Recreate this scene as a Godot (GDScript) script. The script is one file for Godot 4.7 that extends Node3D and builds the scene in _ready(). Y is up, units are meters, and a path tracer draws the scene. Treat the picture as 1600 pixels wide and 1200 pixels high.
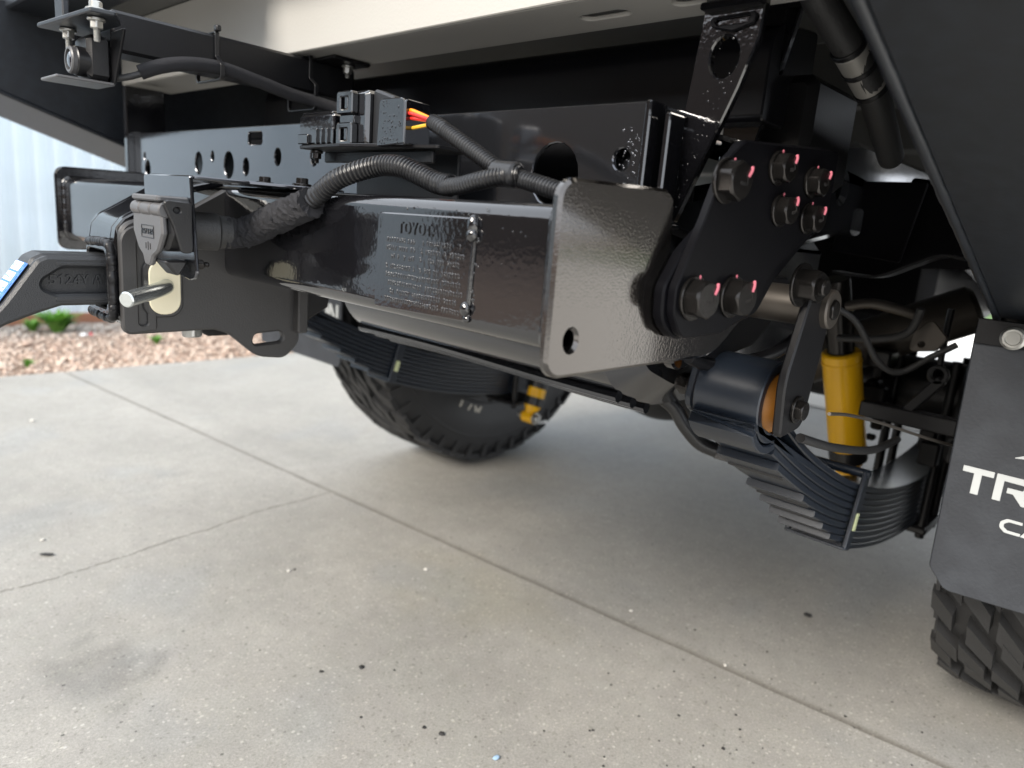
extends Node3D

# All builder coordinates are millimetres in the vehicle's frame: x right, y up from the concrete, z towards the rear.
const MM := 0.001
var M := {}
var rng := RandomNumberGenerator.new()
# the tow bar's near side plate stands toed out by six degrees: local x outward, y up, z back from its rear edge
var side_frame := Transform3D(Basis(Vector3(0.994522, 0, 0.104528), Vector3(0, 1, 0), Vector3(-0.104528, 0, 0.994522)), Vector3(-270, 0, -323))


# ---------------------------------------------------------------- geometry collector
class G:
	var v := PackedVector3Array()

	func tri(a: Vector3, b: Vector3, c: Vector3) -> void:
		v.push_back(a); v.push_back(b); v.push_back(c)

	func quad(a: Vector3, b: Vector3, c: Vector3, d: Vector3) -> void:
		tri(a, b, c); tri(a, c, d)

	func add(o: G, t: Transform3D) -> void:
		for p in o.v:
			v.push_back(t * p)

	# box with chamfered edges
	func box(c: Vector3, s: Vector3, bev := 1.0, t := Transform3D()) -> void:
		var h := s * 0.5
		var b := minf(bev, minf(h.x, minf(h.y, h.z)) * 0.9)
		var poly := PackedVector2Array([Vector2(-h.x, -h.y + b), Vector2(-h.x + b, -h.y), Vector2(h.x - b, -h.y), Vector2(h.x, -h.y + b), Vector2(h.x, h.y - b), Vector2(h.x - b, h.y), Vector2(-h.x + b, h.y), Vector2(-h.x, h.y - b)])
		plate(poly, [], t * Transform3D(Basis(), c), -h.z, h.z, b)

	static func area(p: PackedVector2Array) -> float:
		var a := 0.0
		for i in p.size():
			a += p[i].cross(p[(i + 1) % p.size()])
		return a * 0.5

	static func inset(p: PackedVector2Array, d: float) -> PackedVector2Array:
		var out := PackedVector2Array()
		var n := p.size()
		for i in n:
			var e0 := (p[i] - p[(i + n - 1) % n]).normalized()
			var e1 := (p[(i + 1) % n] - p[i]).normalized()
			var n0 := Vector2(-e0.y, e0.x)
			var n1 := Vector2(-e1.y, e1.x)
			var m := (n0 + n1)
			var l := maxf(m.length_squared() * 0.5, 0.35)
			out.push_back(p[i] + m * (d / l))
		return out

	static func clip(poly: PackedVector2Array) -> PackedInt32Array:
		var idx := []
		for i in poly.size():
			idx.push_back(i)
		var out := PackedInt32Array()
		var guard := 0
		while idx.size() > 3 and guard < 20000:
			guard += 1
			var n := idx.size()
			var found := false
			for pass_no in 2:
				for i in n:
					var a: Vector2 = poly[idx[(i + n - 1) % n]]
					var b: Vector2 = poly[idx[i]]
					var c: Vector2 = poly[idx[(i + 1) % n]]
					var ar := (b - a).cross(c - b)
					if ar <= (1e-7 if pass_no == 0 else -1e-7):
						continue
					var ok := true
					for j in n:
						var q: Vector2 = poly[idx[j]]
						if q == a or q == b or q == c:
							continue
						if (b - a).cross(q - a) > 1e-7 and (c - b).cross(q - b) > 1e-7 and (a - c).cross(q - c) > 1e-7:
							ok = false
							break
					if ok:
						out.push_back(idx[(i + n - 1) % n]); out.push_back(idx[i]); out.push_back(idx[(i + 1) % n])
						idx.remove_at(i)
						found = true
						break
				if found:
					break
			if not found:
				idx.remove_at(0)
		if idx.size() == 3:
			for k in idx:
				out.push_back(k)
		return out

	static func keyhole(outer: PackedVector2Array, holes: Array) -> PackedVector2Array:
		var p := outer.duplicate()
		var hs := holes.duplicate()
		hs.sort_custom(func(a, b):
			var ma := -1e9
			var mb := -1e9
			for q in a: ma = maxf(ma, q.x)
			for q in b: mb = maxf(mb, q.x)
			return ma > mb)
		for h in hs:
			var hi := 0
			for k in h.size():
				if h[k].x > h[hi].x:
					hi = k
			var best := -1
			var bd := 1e18
			for k in p.size():
				var d: float = p[k].distance_squared_to(h[hi])
				if d < bd:
					var bad := false
					for j in p.size():
						var a: Vector2 = p[j]
						var b: Vector2 = p[(j + 1) % p.size()]
						if a == p[k] or b == p[k]:
							continue
						if Geometry2D.segment_intersects_segment(a, b, p[k], h[hi]) != null:
							bad = true
							break
					if not bad:
						for j in h.size():
							var a2: Vector2 = h[j]
							var b2: Vector2 = h[(j + 1) % h.size()]
							if a2 == h[hi] or b2 == h[hi]:
								continue
							if Geometry2D.segment_intersects_segment(a2, b2, p[k], h[hi]) != null:
								bad = true
								break
					if not bad:
						bd = d
						best = k
			if best < 0:
				continue
			var q2 := PackedVector2Array()
			for k in best + 1:
				q2.push_back(p[k])
			for k in h.size() + 1:
				q2.push_back(h[(hi + k) % h.size()])
			for k in range(best, p.size()):
				q2.push_back(p[k])
			p = q2
		return p

	# extruded polygon with holes and bevelled rims, from d0 to d1 along t.basis.z
	func plate(poly: PackedVector2Array, holes: Array, t: Transform3D, d0: float, d1: float, bev := 0.8) -> void:
		if area(poly) < 0:
			poly = poly.duplicate()
			poly.reverse()
		var rings := [poly]
		for h in holes:
			var hh: PackedVector2Array = h.duplicate()
			if area(hh) > 0:
				hh.reverse()
			rings.push_back(hh)
		var b := minf(bev, absf(d1 - d0) * 0.45)
		var caps := []
		for r in rings:
			caps.push_back(inset(r, b) if b > 0 else r)
		var merged := keyhole(caps[0], caps.slice(1))
		var ix := clip(merged)
		var k := 0
		while k < ix.size():
			var a := merged[ix[k]]
			var bb := merged[ix[k + 1]]
			var c := merged[ix[k + 2]]
			tri(t * Vector3(a.x, a.y, d1), t * Vector3(bb.x, bb.y, d1), t * Vector3(c.x, c.y, d1))
			tri(t * Vector3(a.x, a.y, d0), t * Vector3(c.x, c.y, d0), t * Vector3(bb.x, bb.y, d0))
			k += 3
		for ri in rings.size():
			var r: PackedVector2Array = rings[ri]
			var c2: PackedVector2Array = caps[ri]
			for i in r.size():
				var j := (i + 1) % r.size()
				if b > 0:
					quad(t * Vector3(c2[i].x, c2[i].y, d0), t * Vector3(c2[j].x, c2[j].y, d0), t * Vector3(r[j].x, r[j].y, d0 + b), t * Vector3(r[i].x, r[i].y, d0 + b))
					quad(t * Vector3(r[i].x, r[i].y, d1 - b), t * Vector3(r[j].x, r[j].y, d1 - b), t * Vector3(c2[j].x, c2[j].y, d1), t * Vector3(c2[i].x, c2[i].y, d1))
				quad(t * Vector3(r[i].x, r[i].y, d0 + b), t * Vector3(r[j].x, r[j].y, d0 + b), t * Vector3(r[j].x, r[j].y, d1 - b), t * Vector3(r[i].x, r[i].y, d1 - b))

	# profile of (radius, height) round t.basis.y, from bottom to top
	func lathe(prof: Array, t: Transform3D, seg := 24, a0 := 0.0, a1 := TAU) -> void:
		for i in prof.size() - 1:
			var p: Vector2 = prof[i]
			var q: Vector2 = prof[i + 1]
			for s in seg:
				var a := a0 + (a1 - a0) * s / seg
				var b := a0 + (a1 - a0) * (s + 1) / seg
				var pa := t * Vector3(p.x * cos(a), p.y, -p.x * sin(a))
				var pb := t * Vector3(p.x * cos(b), p.y, -p.x * sin(b))
				var qa := t * Vector3(q.x * cos(a), q.y, -q.x * sin(a))
				var qb := t * Vector3(q.x * cos(b), q.y, -q.x * sin(b))
				if p.x > 1e-6:
					tri(pa, pb, qb)
				if q.x > 1e-6:
					tri(pa, qb, qa)

	func cyl(a: Vector3, b: Vector3, r: float, seg := 20, bev := 0.8, r2 := -1.0) -> void:
		if r2 < 0:
			r2 = r
		var l := a.distance_to(b)
		var e := minf(bev, minf(l * 0.4, minf(r, r2) * 0.5))
		lathe([Vector2(0, 0), Vector2(r - e, 0), Vector2(r, e), Vector2(r2, l - e), Vector2(r2 - e, l), Vector2(0, l)], G.along(a, b), seg)

	# hollow cylinder
	func pipe(a: Vector3, b: Vector3, r: float, ri: float, seg := 24, bev := 0.8) -> void:
		var l := a.distance_to(b)
		lathe([Vector2(ri, 0), Vector2(r - bev, 0), Vector2(r, bev), Vector2(r, l - bev), Vector2(r - bev, l), Vector2(ri, l), Vector2(ri, 0)], G.along(a, b), seg)

	static func along(a: Vector3, b: Vector3) -> Transform3D:
		var y := (b - a).normalized()
		var x := y.cross(Vector3(0, 0, 1) if absf(y.z) < 0.9 else Vector3(1, 0, 0)).normalized()
		return Transform3D(Basis(x, y, x.cross(y)), a)

	static func smooth(pts: Array, step: float) -> Array:
		var out := []
		for i in pts.size() - 1:
			var p0: Vector3 = pts[maxi(i - 1, 0)]
			var p1: Vector3 = pts[i]
			var p2: Vector3 = pts[i + 1]
			var p3: Vector3 = pts[mini(i + 2, pts.size() - 1)]
			var n := maxi(1, int(round(p1.distance_to(p2) / step)))
			for k in n:
				out.push_back(p1.cubic_interpolate(p2, p0, p3, float(k) / n))
		out.push_back(pts[-1])
		return out

	# sweeps a closed 2D ring (ccw seen from the path's front) along points; radius may vary per point
	func sweep(pts: Array, ring: PackedVector2Array, radii := [], caps := true, up := Vector3.ZERO) -> void:
		var n := pts.size()
		var frames := []
		var x := Vector3.ZERO
		for i in n:
			var tan: Vector3 = ((pts[mini(i + 1, n - 1)] as Vector3) - (pts[maxi(i - 1, 0)] as Vector3)).normalized()
			if up != Vector3.ZERO:
				x = up.cross(tan).normalized()
			elif i == 0:
				x = tan.cross(Vector3(0, 1, 0) if absf(tan.y) < 0.9 else Vector3(1, 0, 0)).normalized()
			else:
				x = (x - tan * x.dot(tan)).normalized()
			var k: float = radii[i] if radii.size() else 1.0
			frames.push_back(Transform3D(Basis(x * k, tan.cross(x) * k, tan), pts[i]))
		var m := ring.size()
		for i in n - 1:
			var a: Transform3D = frames[i]
			var b: Transform3D = frames[i + 1]
			for j in m:
				var r0 := Vector3(ring[j].x, ring[j].y, 0)
				var r1 := Vector3(ring[(j + 1) % m].x, ring[(j + 1) % m].y, 0)
				quad(a * r0, a * r1, b * r1, b * r0)
		if caps:
			for e in [0, n - 1]:
				var f: Transform3D = frames[e]
				for j in m:
					var r0 := f * Vector3(ring[j].x, ring[j].y, 0)
					var r1 := f * Vector3(ring[(j + 1) % m].x, ring[(j + 1) % m].y, 0)
					if e == 0:
						tri(f.origin, r1, r0)
					else:
						tri(f.origin, r0, r1)

	func tube(pts: Array, r: float, step := 8.0, seg := 14, caps := true) -> void:
		sweep(G.smooth(pts, step), G.circle(r, seg), [], caps)

	static func circle(r: float, seg := 16, c := Vector2.ZERO, ry := -1.0) -> PackedVector2Array:
		var o := PackedVector2Array()
		for i in seg:
			var a := TAU * i / seg
			o.push_back(c + Vector2(cos(a) * r, sin(a) * (r if ry < 0 else ry)))
		return o

	func blob(c: Vector3, r: Vector3, seg := 12, wob := 0.0, sd := 0) -> void:
		var rows := seg / 2
		var nz := FastNoiseLite.new()
		nz.seed = sd
		nz.frequency = 1.0
		var pt := func(i: int, j: int) -> Vector3:
			var th := PI * i / rows
			var ph := TAU * (j % seg) / seg
			var d := Vector3(sin(th) * cos(ph), cos(th), sin(th) * sin(ph))
			return c + d * r * (1.0 + wob * nz.get_noise_3dv(d * 1.3))
		for i in rows:
			for j in seg:
				var a: Vector3 = pt.call(i, j)
				var b: Vector3 = pt.call(i, j + 1)
				var d: Vector3 = pt.call(i + 1, j)
				var e: Vector3 = pt.call(i + 1, j + 1)
				if i > 0:
					tri(a, b, e)
				if i < rows - 1:
					tri(a, e, d)

	func arrays(crease := 38.0, scale := 0.001) -> Array:
		var n := v.size()
		var fn := PackedVector3Array()
		fn.resize(n / 3)
		var at := {}
		for f in n / 3:
			var a := v[f * 3]
			var nn := (v[f * 3 + 1] - a).cross(v[f * 3 + 2] - a)
			fn[f] = nn
			for k in 3:
				var key := Vector3i((v[f * 3 + k] * 20.0).round())
				if at.has(key):
					at[key].push_back(f)
				else:
					at[key] = PackedInt32Array([f])
		var cc := cos(deg_to_rad(crease))
		var un := PackedVector3Array()
		un.resize(n / 3)
		for f in n / 3:
			un[f] = fn[f].normalized()
		var pos := PackedVector3Array()
		var nor := PackedVector3Array()
		pos.resize(n)
		nor.resize(n)
		for f in n / 3:
			for k in 3:
				var i := f * 3 + k
				var s := Vector3.ZERO
				for g in at[Vector3i((v[i] * 20.0).round())]:
					if un[g].dot(un[f]) > cc:
						s += fn[g]
				# clockwise front faces: swap the last two corners
				var o: int = f * 3 + [0, 2, 1][k]
				pos[o] = v[i] * scale
				nor[o] = s.normalized() if s.length_squared() > 1e-12 else Vector3.UP
		var arr := []
		arr.resize(Mesh.ARRAY_MAX)
		arr[Mesh.ARRAY_VERTEX] = pos
		arr[Mesh.ARRAY_NORMAL] = nor
		return arr

	func mesh(m: Material, crease := 38.0, scale := 0.001) -> ArrayMesh:
		var am := ArrayMesh.new()
		if v.size():
			am.add_surface_from_arrays(Mesh.PRIMITIVE_TRIANGLES, arrays(crease, scale))
			am.surface_set_material(0, m)
		return am


# ---------------------------------------------------------------- planes: 2D points to a plane across x, y or z
func xp(x: float) -> Transform3D:      # points are (-z, y), outward +x
	return Transform3D(Basis(Vector3(0, 0, -1), Vector3(0, 1, 0), Vector3(1, 0, 0)), Vector3(x, 0, 0))

func zp(z: float) -> Transform3D:      # points are (x, y), outward +z
	return Transform3D(Basis(), Vector3(0, 0, z))

func yp(y: float) -> Transform3D:      # points are (x, -z), outward +y
	return Transform3D(Basis(Vector3(1, 0, 0), Vector3(0, 0, -1), Vector3(0, 1, 0)), Vector3(0, y, 0))

# rounded outline from [a, b, radius] corners; flip negates a (for x planes given as z, y) or b (for y planes given as x, z)
func outline(c: Array, flip_a := false, flip_b := false, seg := 6) -> PackedVector2Array:
	var p := []
	for q in c:
		p.push_back([Vector2(-q[0] if flip_a else q[0], -q[1] if flip_b else q[1]), float(q[2]) if q.size() > 2 else 0.0])
	var out := PackedVector2Array()
	var n := p.size()
	for i in n:
		var b: Vector2 = p[i][0]
		var r: float = p[i][1]
		if r <= 0.0:
			out.push_back(b)
			continue
		var u: Vector2 = ((p[(i + n - 1) % n][0] as Vector2) - b)
		var w: Vector2 = ((p[(i + 1) % n][0] as Vector2) - b)
		var lim := minf(u.length(), w.length()) * 0.49
		u = u.normalized()
		w = w.normalized()
		var half := acos(clampf(u.dot(w), -1, 1)) * 0.5
		var d := minf(r / tan(half), lim)
		r = d * tan(half)
		var cen := b + (u + w).normalized() * (r / sin(half))
		var a0 := (b + u * d - cen).angle()
		var da := angle_difference(a0, (b + w * d - cen).angle())
		for k in seg + 1:
			out.push_back(cen + Vector2.from_angle(a0 + da * k / seg) * r)
	return out

func xo(c: Array) -> PackedVector2Array:
	return outline(c, true)

func yo(c: Array) -> PackedVector2Array:
	return outline(c, false, true)

func zc(z: float, y: float, r: float, seg := 20) -> PackedVector2Array:   # circle on an x plane
	return G.circle(r, seg, Vector2(-z, y))


# ---------------------------------------------------------------- objects
var taken := {}

func numbered(called: String, parent: Node) -> String:
	var key := str(parent.get_instance_id()) + called
	taken[key] = taken.get(key, -1) + 1
	return called if taken[key] == 0 else "%s_%03d" % [called, taken[key]]

func tag(o: Node, label := "", category := "", group := "", kind := "") -> Node:
	if label: o.set_meta("label", label)
	if category: o.set_meta("category", category)
	if group: o.set_meta("group", group)
	if kind: o.set_meta("kind", kind)
	return o

func thing(called: String, at: Vector3, label: String, category: String, group := "") -> Node3D:
	var o := Node3D.new()
	o.name = numbered(called, self)
	o.position = at * MM
	add_child(o, true)
	tag(o, label, category, group)
	return o

func put(called: String, mesh: Mesh, parent: Node, at = null) -> MeshInstance3D:
	var o := MeshInstance3D.new()
	o.name = numbered(called, parent)
	o.mesh = mesh
	if at is Transform3D:
		o.transform = Transform3D(at.basis, at.origin * MM)
	if parent != self and parent is Node3D and parent.get_parent() == self and not parent is MeshInstance3D:
		o.position -= parent.position
	parent.add_child(o, true)
	return o

func part(called: String, g: G, m: Material, parent: Node, crease := 38.0) -> MeshInstance3D:
	return put(called, g.mesh(m, crease), parent)

func text_mesh(s: String, height: float, depth: float, m: Material, bold := true) -> TextMesh:
	var t := TextMesh.new()
	var f := SystemFont.new()
	f.font_names = PackedStringArray(["Droid Sans"])
	f.font_weight = 700 if bold else 400
	t.font = f
	t.text = s
	t.font_size = 64
	t.pixel_size = height * MM / 46.0
	t.depth = depth * MM
	t.curve_step = 2.0
	t.material = m
	return t


# ---------------------------------------------------------------- materials
func noise_tex(freq: float, size := 512, octaves := 3, type := FastNoiseLite.TYPE_SIMPLEX_SMOOTH, sd := 1, ramp: Gradient = null) -> NoiseTexture2D:
	var n := FastNoiseLite.new()
	n.noise_type = type
	n.seed = sd
	n.frequency = freq
	n.fractal_octaves = octaves
	var t := NoiseTexture2D.new()
	t.width = size
	t.height = size
	t.seamless = true
	t.noise = n
	if ramp:
		t.color_ramp = ramp
	return t

func ramp2(a: Color, b: Color, p0 := 0.0, p1 := 1.0) -> Gradient:
	var g := Gradient.new()
	g.set_color(0, a)
	g.set_offset(0, p0)
	g.set_color(1, b)
	g.set_offset(1, p1)
	return g

func mat(called: String, lin: Color, rough: float, metal := 0.0, bump: Texture2D = null, per_m := 10.0, relief := 0.01, spec := 0.5, coat := 0.0) -> StandardMaterial3D:
	var m := StandardMaterial3D.new()
	m.resource_name = called
	m.albedo_color = lin.linear_to_srgb()
	m.roughness = rough
	m.metallic = metal
	m.metallic_specular = spec
	if bump:
		m.heightmap_enabled = true
		m.heightmap_texture = bump
		m.heightmap_scale = relief
	m.uv1_triplanar = true
	m.uv1_scale = Vector3.ONE * per_m
	if coat > 0:
		m.clearcoat_enabled = true
		m.clearcoat = coat
		m.clearcoat_roughness = rough
	M[called] = m
	return m

func materials() -> void:
	var peel := noise_tex(0.02, 512, 2, FastNoiseLite.TYPE_SIMPLEX_SMOOTH, 3)
	var fine := noise_tex(0.06, 512, 3, FastNoiseLite.TYPE_SIMPLEX_SMOOTH, 5)
	mat("gloss", Color(0.005, 0.005, 0.006), 0.07, 0.0, peel, 16.0, 0.006, 0.6, 0.6)
	mat("gloss_peel", Color(0.075, 0.068, 0.063), 0.09, 0.95, peel, 40.0, 0.0075, 0.6, 1.0)
	mat("chassis", Color(0.06, 0.063, 0.072), 0.12, 0.85, peel, 5.0, 0.006, 0.7, 1.0)
	mat("dull_black", Color(0.006, 0.006, 0.008), 0.3, 0.0, peel, 5.0, 0.006, 0.4)
	mat("side_satin", Color(0.03, 0.029, 0.029), 0.5, 0.0, fine, 12.0, 0.008, 0.5)
	mat("satin", Color(0.007, 0.007, 0.008), 0.36, 0.0, fine, 10.0, 0.006, 0.38)
	mat("satin_dark", Color(0.003, 0.003, 0.004), 0.38, 0.0, fine, 10.0, 0.006, 0.22)
	mat("satin_blue", Color(0.013, 0.018, 0.027), 0.34, 0.0, fine, 10.0, 0.006, 0.5, 0.15)
	mat("panel", Color(0.010, 0.013, 0.018), 0.42, 0.0, fine, 14.0, 0.008, 0.5)
	mat("cast", Color(0.016, 0.017, 0.019), 0.42, 0.0, fine, 22.0, 0.03, 0.5)
	mat("plastic", Color(0.009, 0.009, 0.010), 0.34, 0.0, fine, 20.0, 0.008, 0.5)
	mat("plastic_grey", Color(0.075, 0.074, 0.076), 0.4, 0.0, fine, 20.0, 0.008, 0.5)
	mat("rubber", Color(0.02, 0.02, 0.0205), 0.55, 0.0, fine, 14.0, 0.03, 0.5)
	mat("flap_rubber", Color(0.028, 0.032, 0.039), 0.55, 0.0, fine, 6.0, 0.02, 0.5)
	mat("foam", Color(0.05, 0.05, 0.054), 1.0, 0.0, noise_tex(0.2, 256, 3, FastNoiseLite.TYPE_SIMPLEX, 11), 30.0, 0.3, 0.2)
	mat("bolt_black", Color(0.03, 0.028, 0.027), 0.2, 0.8, fine, 40.0, 0.006, 0.5)
	mat("zinc", Color(0.42, 0.42, 0.4), 0.34, 0.9, fine, 40.0, 0.008, 0.5)
	mat("zinc_pin", Color(0.55, 0.58, 0.58), 0.22, 0.9, fine, 30.0, 0.006, 0.5)
	mat("cream", Color(0.72, 0.66, 0.48), 0.5)
	mat("alloy", Color(0.40, 0.39, 0.365), 0.5, 0.2, fine, 8.0, 0.01, 0.5)
	mat("alloy_dull_shaded", Color(0.09, 0.09, 0.085), 0.6, 0.2, fine, 8.0, 0.01, 0.5)  # floor tone; also carries painted shade on the forward channels
	mat("yellow", Color(0.78, 0.42, 0.008), 0.3, 0.0, null, 1.0, 0.0, 0.5)
	mat("bush_orange", Color(0.24, 0.095, 0.012), 0.45)
	mat("pink_mark", Color(0.42, 0.11, 0.15), 0.9)
	mat("white_print", Color(0.46, 0.48, 0.48), 0.6)
	mat("tyre_white", Color(0.55, 0.52, 0.45), 0.7)
	mat("label_white", Color(0.75, 0.78, 0.8), 0.4)
	mat("label_blue", Color(0.05, 0.17, 0.5), 0.35)
	mat("label_pale", Color(0.66, 0.72, 0.42), 0.5)
	mat("wire_orange", Color(0.85, 0.26, 0.01), 0.4)
	mat("wire_red", Color(0.6, 0.02, 0.015), 0.4)
	mat("wire_amber", Color(0.7, 0.4, 0.03), 0.4)
	mat("green_leaf", Color(0.10, 0.24, 0.035), 0.6)
	mat("rust", Color(0.26, 0.12, 0.07), 0.8, 0.0, fine, 6.0, 0.05)
	mat("added_brown_wall", Color(0.04, 0.024, 0.01), 0.8)
	mat("lens", Color(0.01, 0.01, 0.015), 0.05, 0.0, null, 1.0, 0.0, 0.7, 1.0)
	mat("hose_metal", Color(0.3, 0.29, 0.27), 0.5, 0.5)
	mat("muffler", Color(0.09, 0.08, 0.07), 0.42, 0.6)
	M.flap_rubber.albedo_texture = noise_tex(0.006, 512, 5, FastNoiseLite.TYPE_SIMPLEX_SMOOTH, 71, ramp2(Color(0.88, 0.88, 0.89), Color(1.0, 1.0, 1.0), 0.3, 0.8))
	M.panel.albedo_texture = noise_tex(0.02, 512, 5, FastNoiseLite.TYPE_SIMPLEX_SMOOTH, 72, ramp2(Color(0.82, 0.82, 0.83), Color(1.0, 1.0, 1.0), 0.3, 0.8))
	M.panel.uv1_scale = Vector3.ONE * 5.0
	# leaves and grass glow a little when lit from behind
	M.green_leaf.backlight_enabled = true
	M.green_leaf.backlight = Color(0.25, 0.4, 0.1)
	var wall := mat("wall_sheet", Color(0.62, 0.72, 0.79), 0.4, 0.0, fine, 0.9, 0.02)
	wall.albedo_texture = noise_tex(0.01, 256, 3, FastNoiseLite.TYPE_SIMPLEX_SMOOTH, 21, ramp2(Color(0.93, 0.93, 0.92), Color(1, 1, 1)))
	# concrete: fine aggregate and pits
	var c := mat("concrete", Color(0.98, 0.985, 0.99), 0.6, 0.0, noise_tex(0.09, 1024, 5, FastNoiseLite.TYPE_SIMPLEX_SMOOTH, 31), 1.9, 0.018)
	c.vertex_color_use_as_albedo = true
	c.albedo_texture = concrete_image()
	c.uv1_world_triplanar = true
	var ap := mat("sunlit_apron", Color(0.74, 0.71, 0.65), 0.8, 0.0, fine, 2.0, 0.03)  # bright sunlight on the concrete, put into a paler colour
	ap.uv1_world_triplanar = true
	M.edge = mat("slab_side", Color(0.16, 0.15, 0.14), 0.9)
	var d := mat("dirt", Color(0.36, 0.26, 0.2), 0.95, 0.0, noise_tex(0.05, 512, 4, FastNoiseLite.TYPE_SIMPLEX, 33), 3.0, 0.6)
	d.uv1_world_triplanar = true
	d.albedo_texture = noise_tex(0.02, 512, 5, FastNoiseLite.TYPE_SIMPLEX, 35, ramp2(Color(0.72, 0.7, 0.68), Color(1, 1, 1)))
	var s := mat("stone", Color(1, 1, 1), 0.85)
	s.vertex_color_use_as_albedo = true
	var gr := mat("grass", Color(0.07, 0.14, 0.03), 0.9, 0.0, noise_tex(0.1, 256, 3, FastNoiseLite.TYPE_SIMPLEX, 37), 1.0, 2.0)
	gr.uv1_world_triplanar = true
	mat("dark_speck", Color(0.02, 0.019, 0.018), 0.7)
	mat("crack_dark", Color(0.2, 0.19, 0.17), 0.95)

func concrete_image() -> ImageTexture:
	var size := 1024
	var a := FastNoiseLite.new()
	a.seed = 41
	a.frequency = 0.012
	a.fractal_octaves = 4
	var b := FastNoiseLite.new()
	b.seed = 42
	b.frequency = 0.12
	b.fractal_octaves = 3
	var ia := a.get_seamless_image(size, size)
	var ib := b.get_seamless_image(size, size)
	ia.convert(Image.FORMAT_L8)
	ib.convert(Image.FORMAT_L8)
	var da := ia.get_data()
	var db := ib.get_data()
	var out := PackedByteArray()
	out.resize(size * size * 3)
	var r := RandomNumberGenerator.new()
	r.seed = 77
	for i in size * size:
		var x := 212.0 + (da[i] - 128.0) * 0.05 + (db[i] - 128.0) * 0.13 + (r.randf() - 0.5) * 40.0
		var s := r.randf()
		if s < 0.0025:
			x -= 60.0
		elif s > 0.997:
			x += 28.0
		var o := i * 3
		out[o] = clampi(int(x + 1.0), 0, 255)
		out[o + 1] = clampi(int(x), 0, 255)
		out[o + 2] = clampi(int(x - 3.0), 0, 255)
	# some larger grains and pits
	var im := Image.create_from_data(size, size, false, Image.FORMAT_RGB8, out)
	for k in 5200:
		var p := Vector2i(r.randi_range(2, size - 10), r.randi_range(2, size - 10))
		var l := r.randf()
		var was := im.get_pixelv(p)
		var g := (0.90 + 0.07 * r.randf()) if l < 0.5 else (1.04 + 0.08 * r.randf())
		if l < 0.005:
			g = 0.66
		var tone := Color(minf(was.r * g, 1.0), minf(was.g * g, 1.0), minf(was.b * g * 0.99, 1.0))
		var q := Vector2i(r.randi_range(2, 7), r.randi_range(2, 6))
		im.fill_rect(Rect2i(p, q), tone)
		im.fill_rect(Rect2i(p + Vector2i(1, -1), Vector2i(maxi(q.x - 2, 1), q.y + 2)), tone)
	return ImageTexture.create_from_image(im)


# ---------------------------------------------------------------- ready
func _ready() -> void:
	rng.seed = 2024
	view_and_light()
	materials()
	ground()
	boundary()
	truck()
	loose_things()


func view_and_light() -> void:
	var cam := Camera3D.new()
	cam.name = "camera"
	cam.transform = Transform3D(Basis(Vector3(0.72289959, 0.0808219, -0.68620988), Vector3(-0.20832328, 0.97241503, -0.10493056), Vector3(0.65880012, 0.21880775, 0.71979551)), Vector3(0, 0.62, 0))
	var at := CameraAttributesPhysical.new()
	at.frustum_focal_length = 22.2
	at.frustum_focus_distance = 0.62
	at.exposure_aperture = 4.6
	at.frustum_near = 0.02
	at.frustum_far = 400.0
	cam.attributes = at
	cam.keep_aspect = Camera3D.KEEP_HEIGHT
	cam.fov = 56.78
	cam.near = 0.02
	cam.far = 400.0
	add_child(cam)
	cam.current = true

	var env := Environment.new()
	env.background_mode = Environment.BG_SKY
	var sky := Sky.new()
	var sm := ProceduralSkyMaterial.new()
	sm.sky_top_color = Color(0.83, 0.855, 0.89)
	sm.sky_horizon_color = Color(0.93, 0.95, 0.98)
	sm.sky_curve = 0.25
	sm.ground_horizon_color = Color(0.7, 0.7, 0.7)
	sm.ground_bottom_color = Color(0.35, 0.33, 0.3)
	sm.energy_multiplier = 0.9
	sky.sky_material = sm
	env.sky = sky
	env.tonemap_mode = Environment.TONE_MAPPER_LINEAR
	env.tonemap_exposure = 3.5
	env.sdfgi_enabled = true
	env.ssao_enabled = true
	env.ssil_enabled = true
	var we := WorldEnvironment.new()
	we.name = "world"
	we.environment = env
	add_child(we)

	var sun := DirectionalLight3D.new()
	sun.name = "sun"
	sun.light_energy = 0.58
	sun.light_color = Color(1.0, 0.97, 0.93)
	sun.light_angular_distance = 24.0
	sun.shadow_enabled = true
	sun.rotation_degrees = Vector3(-33, -4, 0)   # from high on the left, behind the camera
	add_child(sun)


# ---------------------------------------------------------------- ground
func joint_z(x: float) -> float:
	return -711.0 - 0.0976 * (x + 2715.0)

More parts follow.
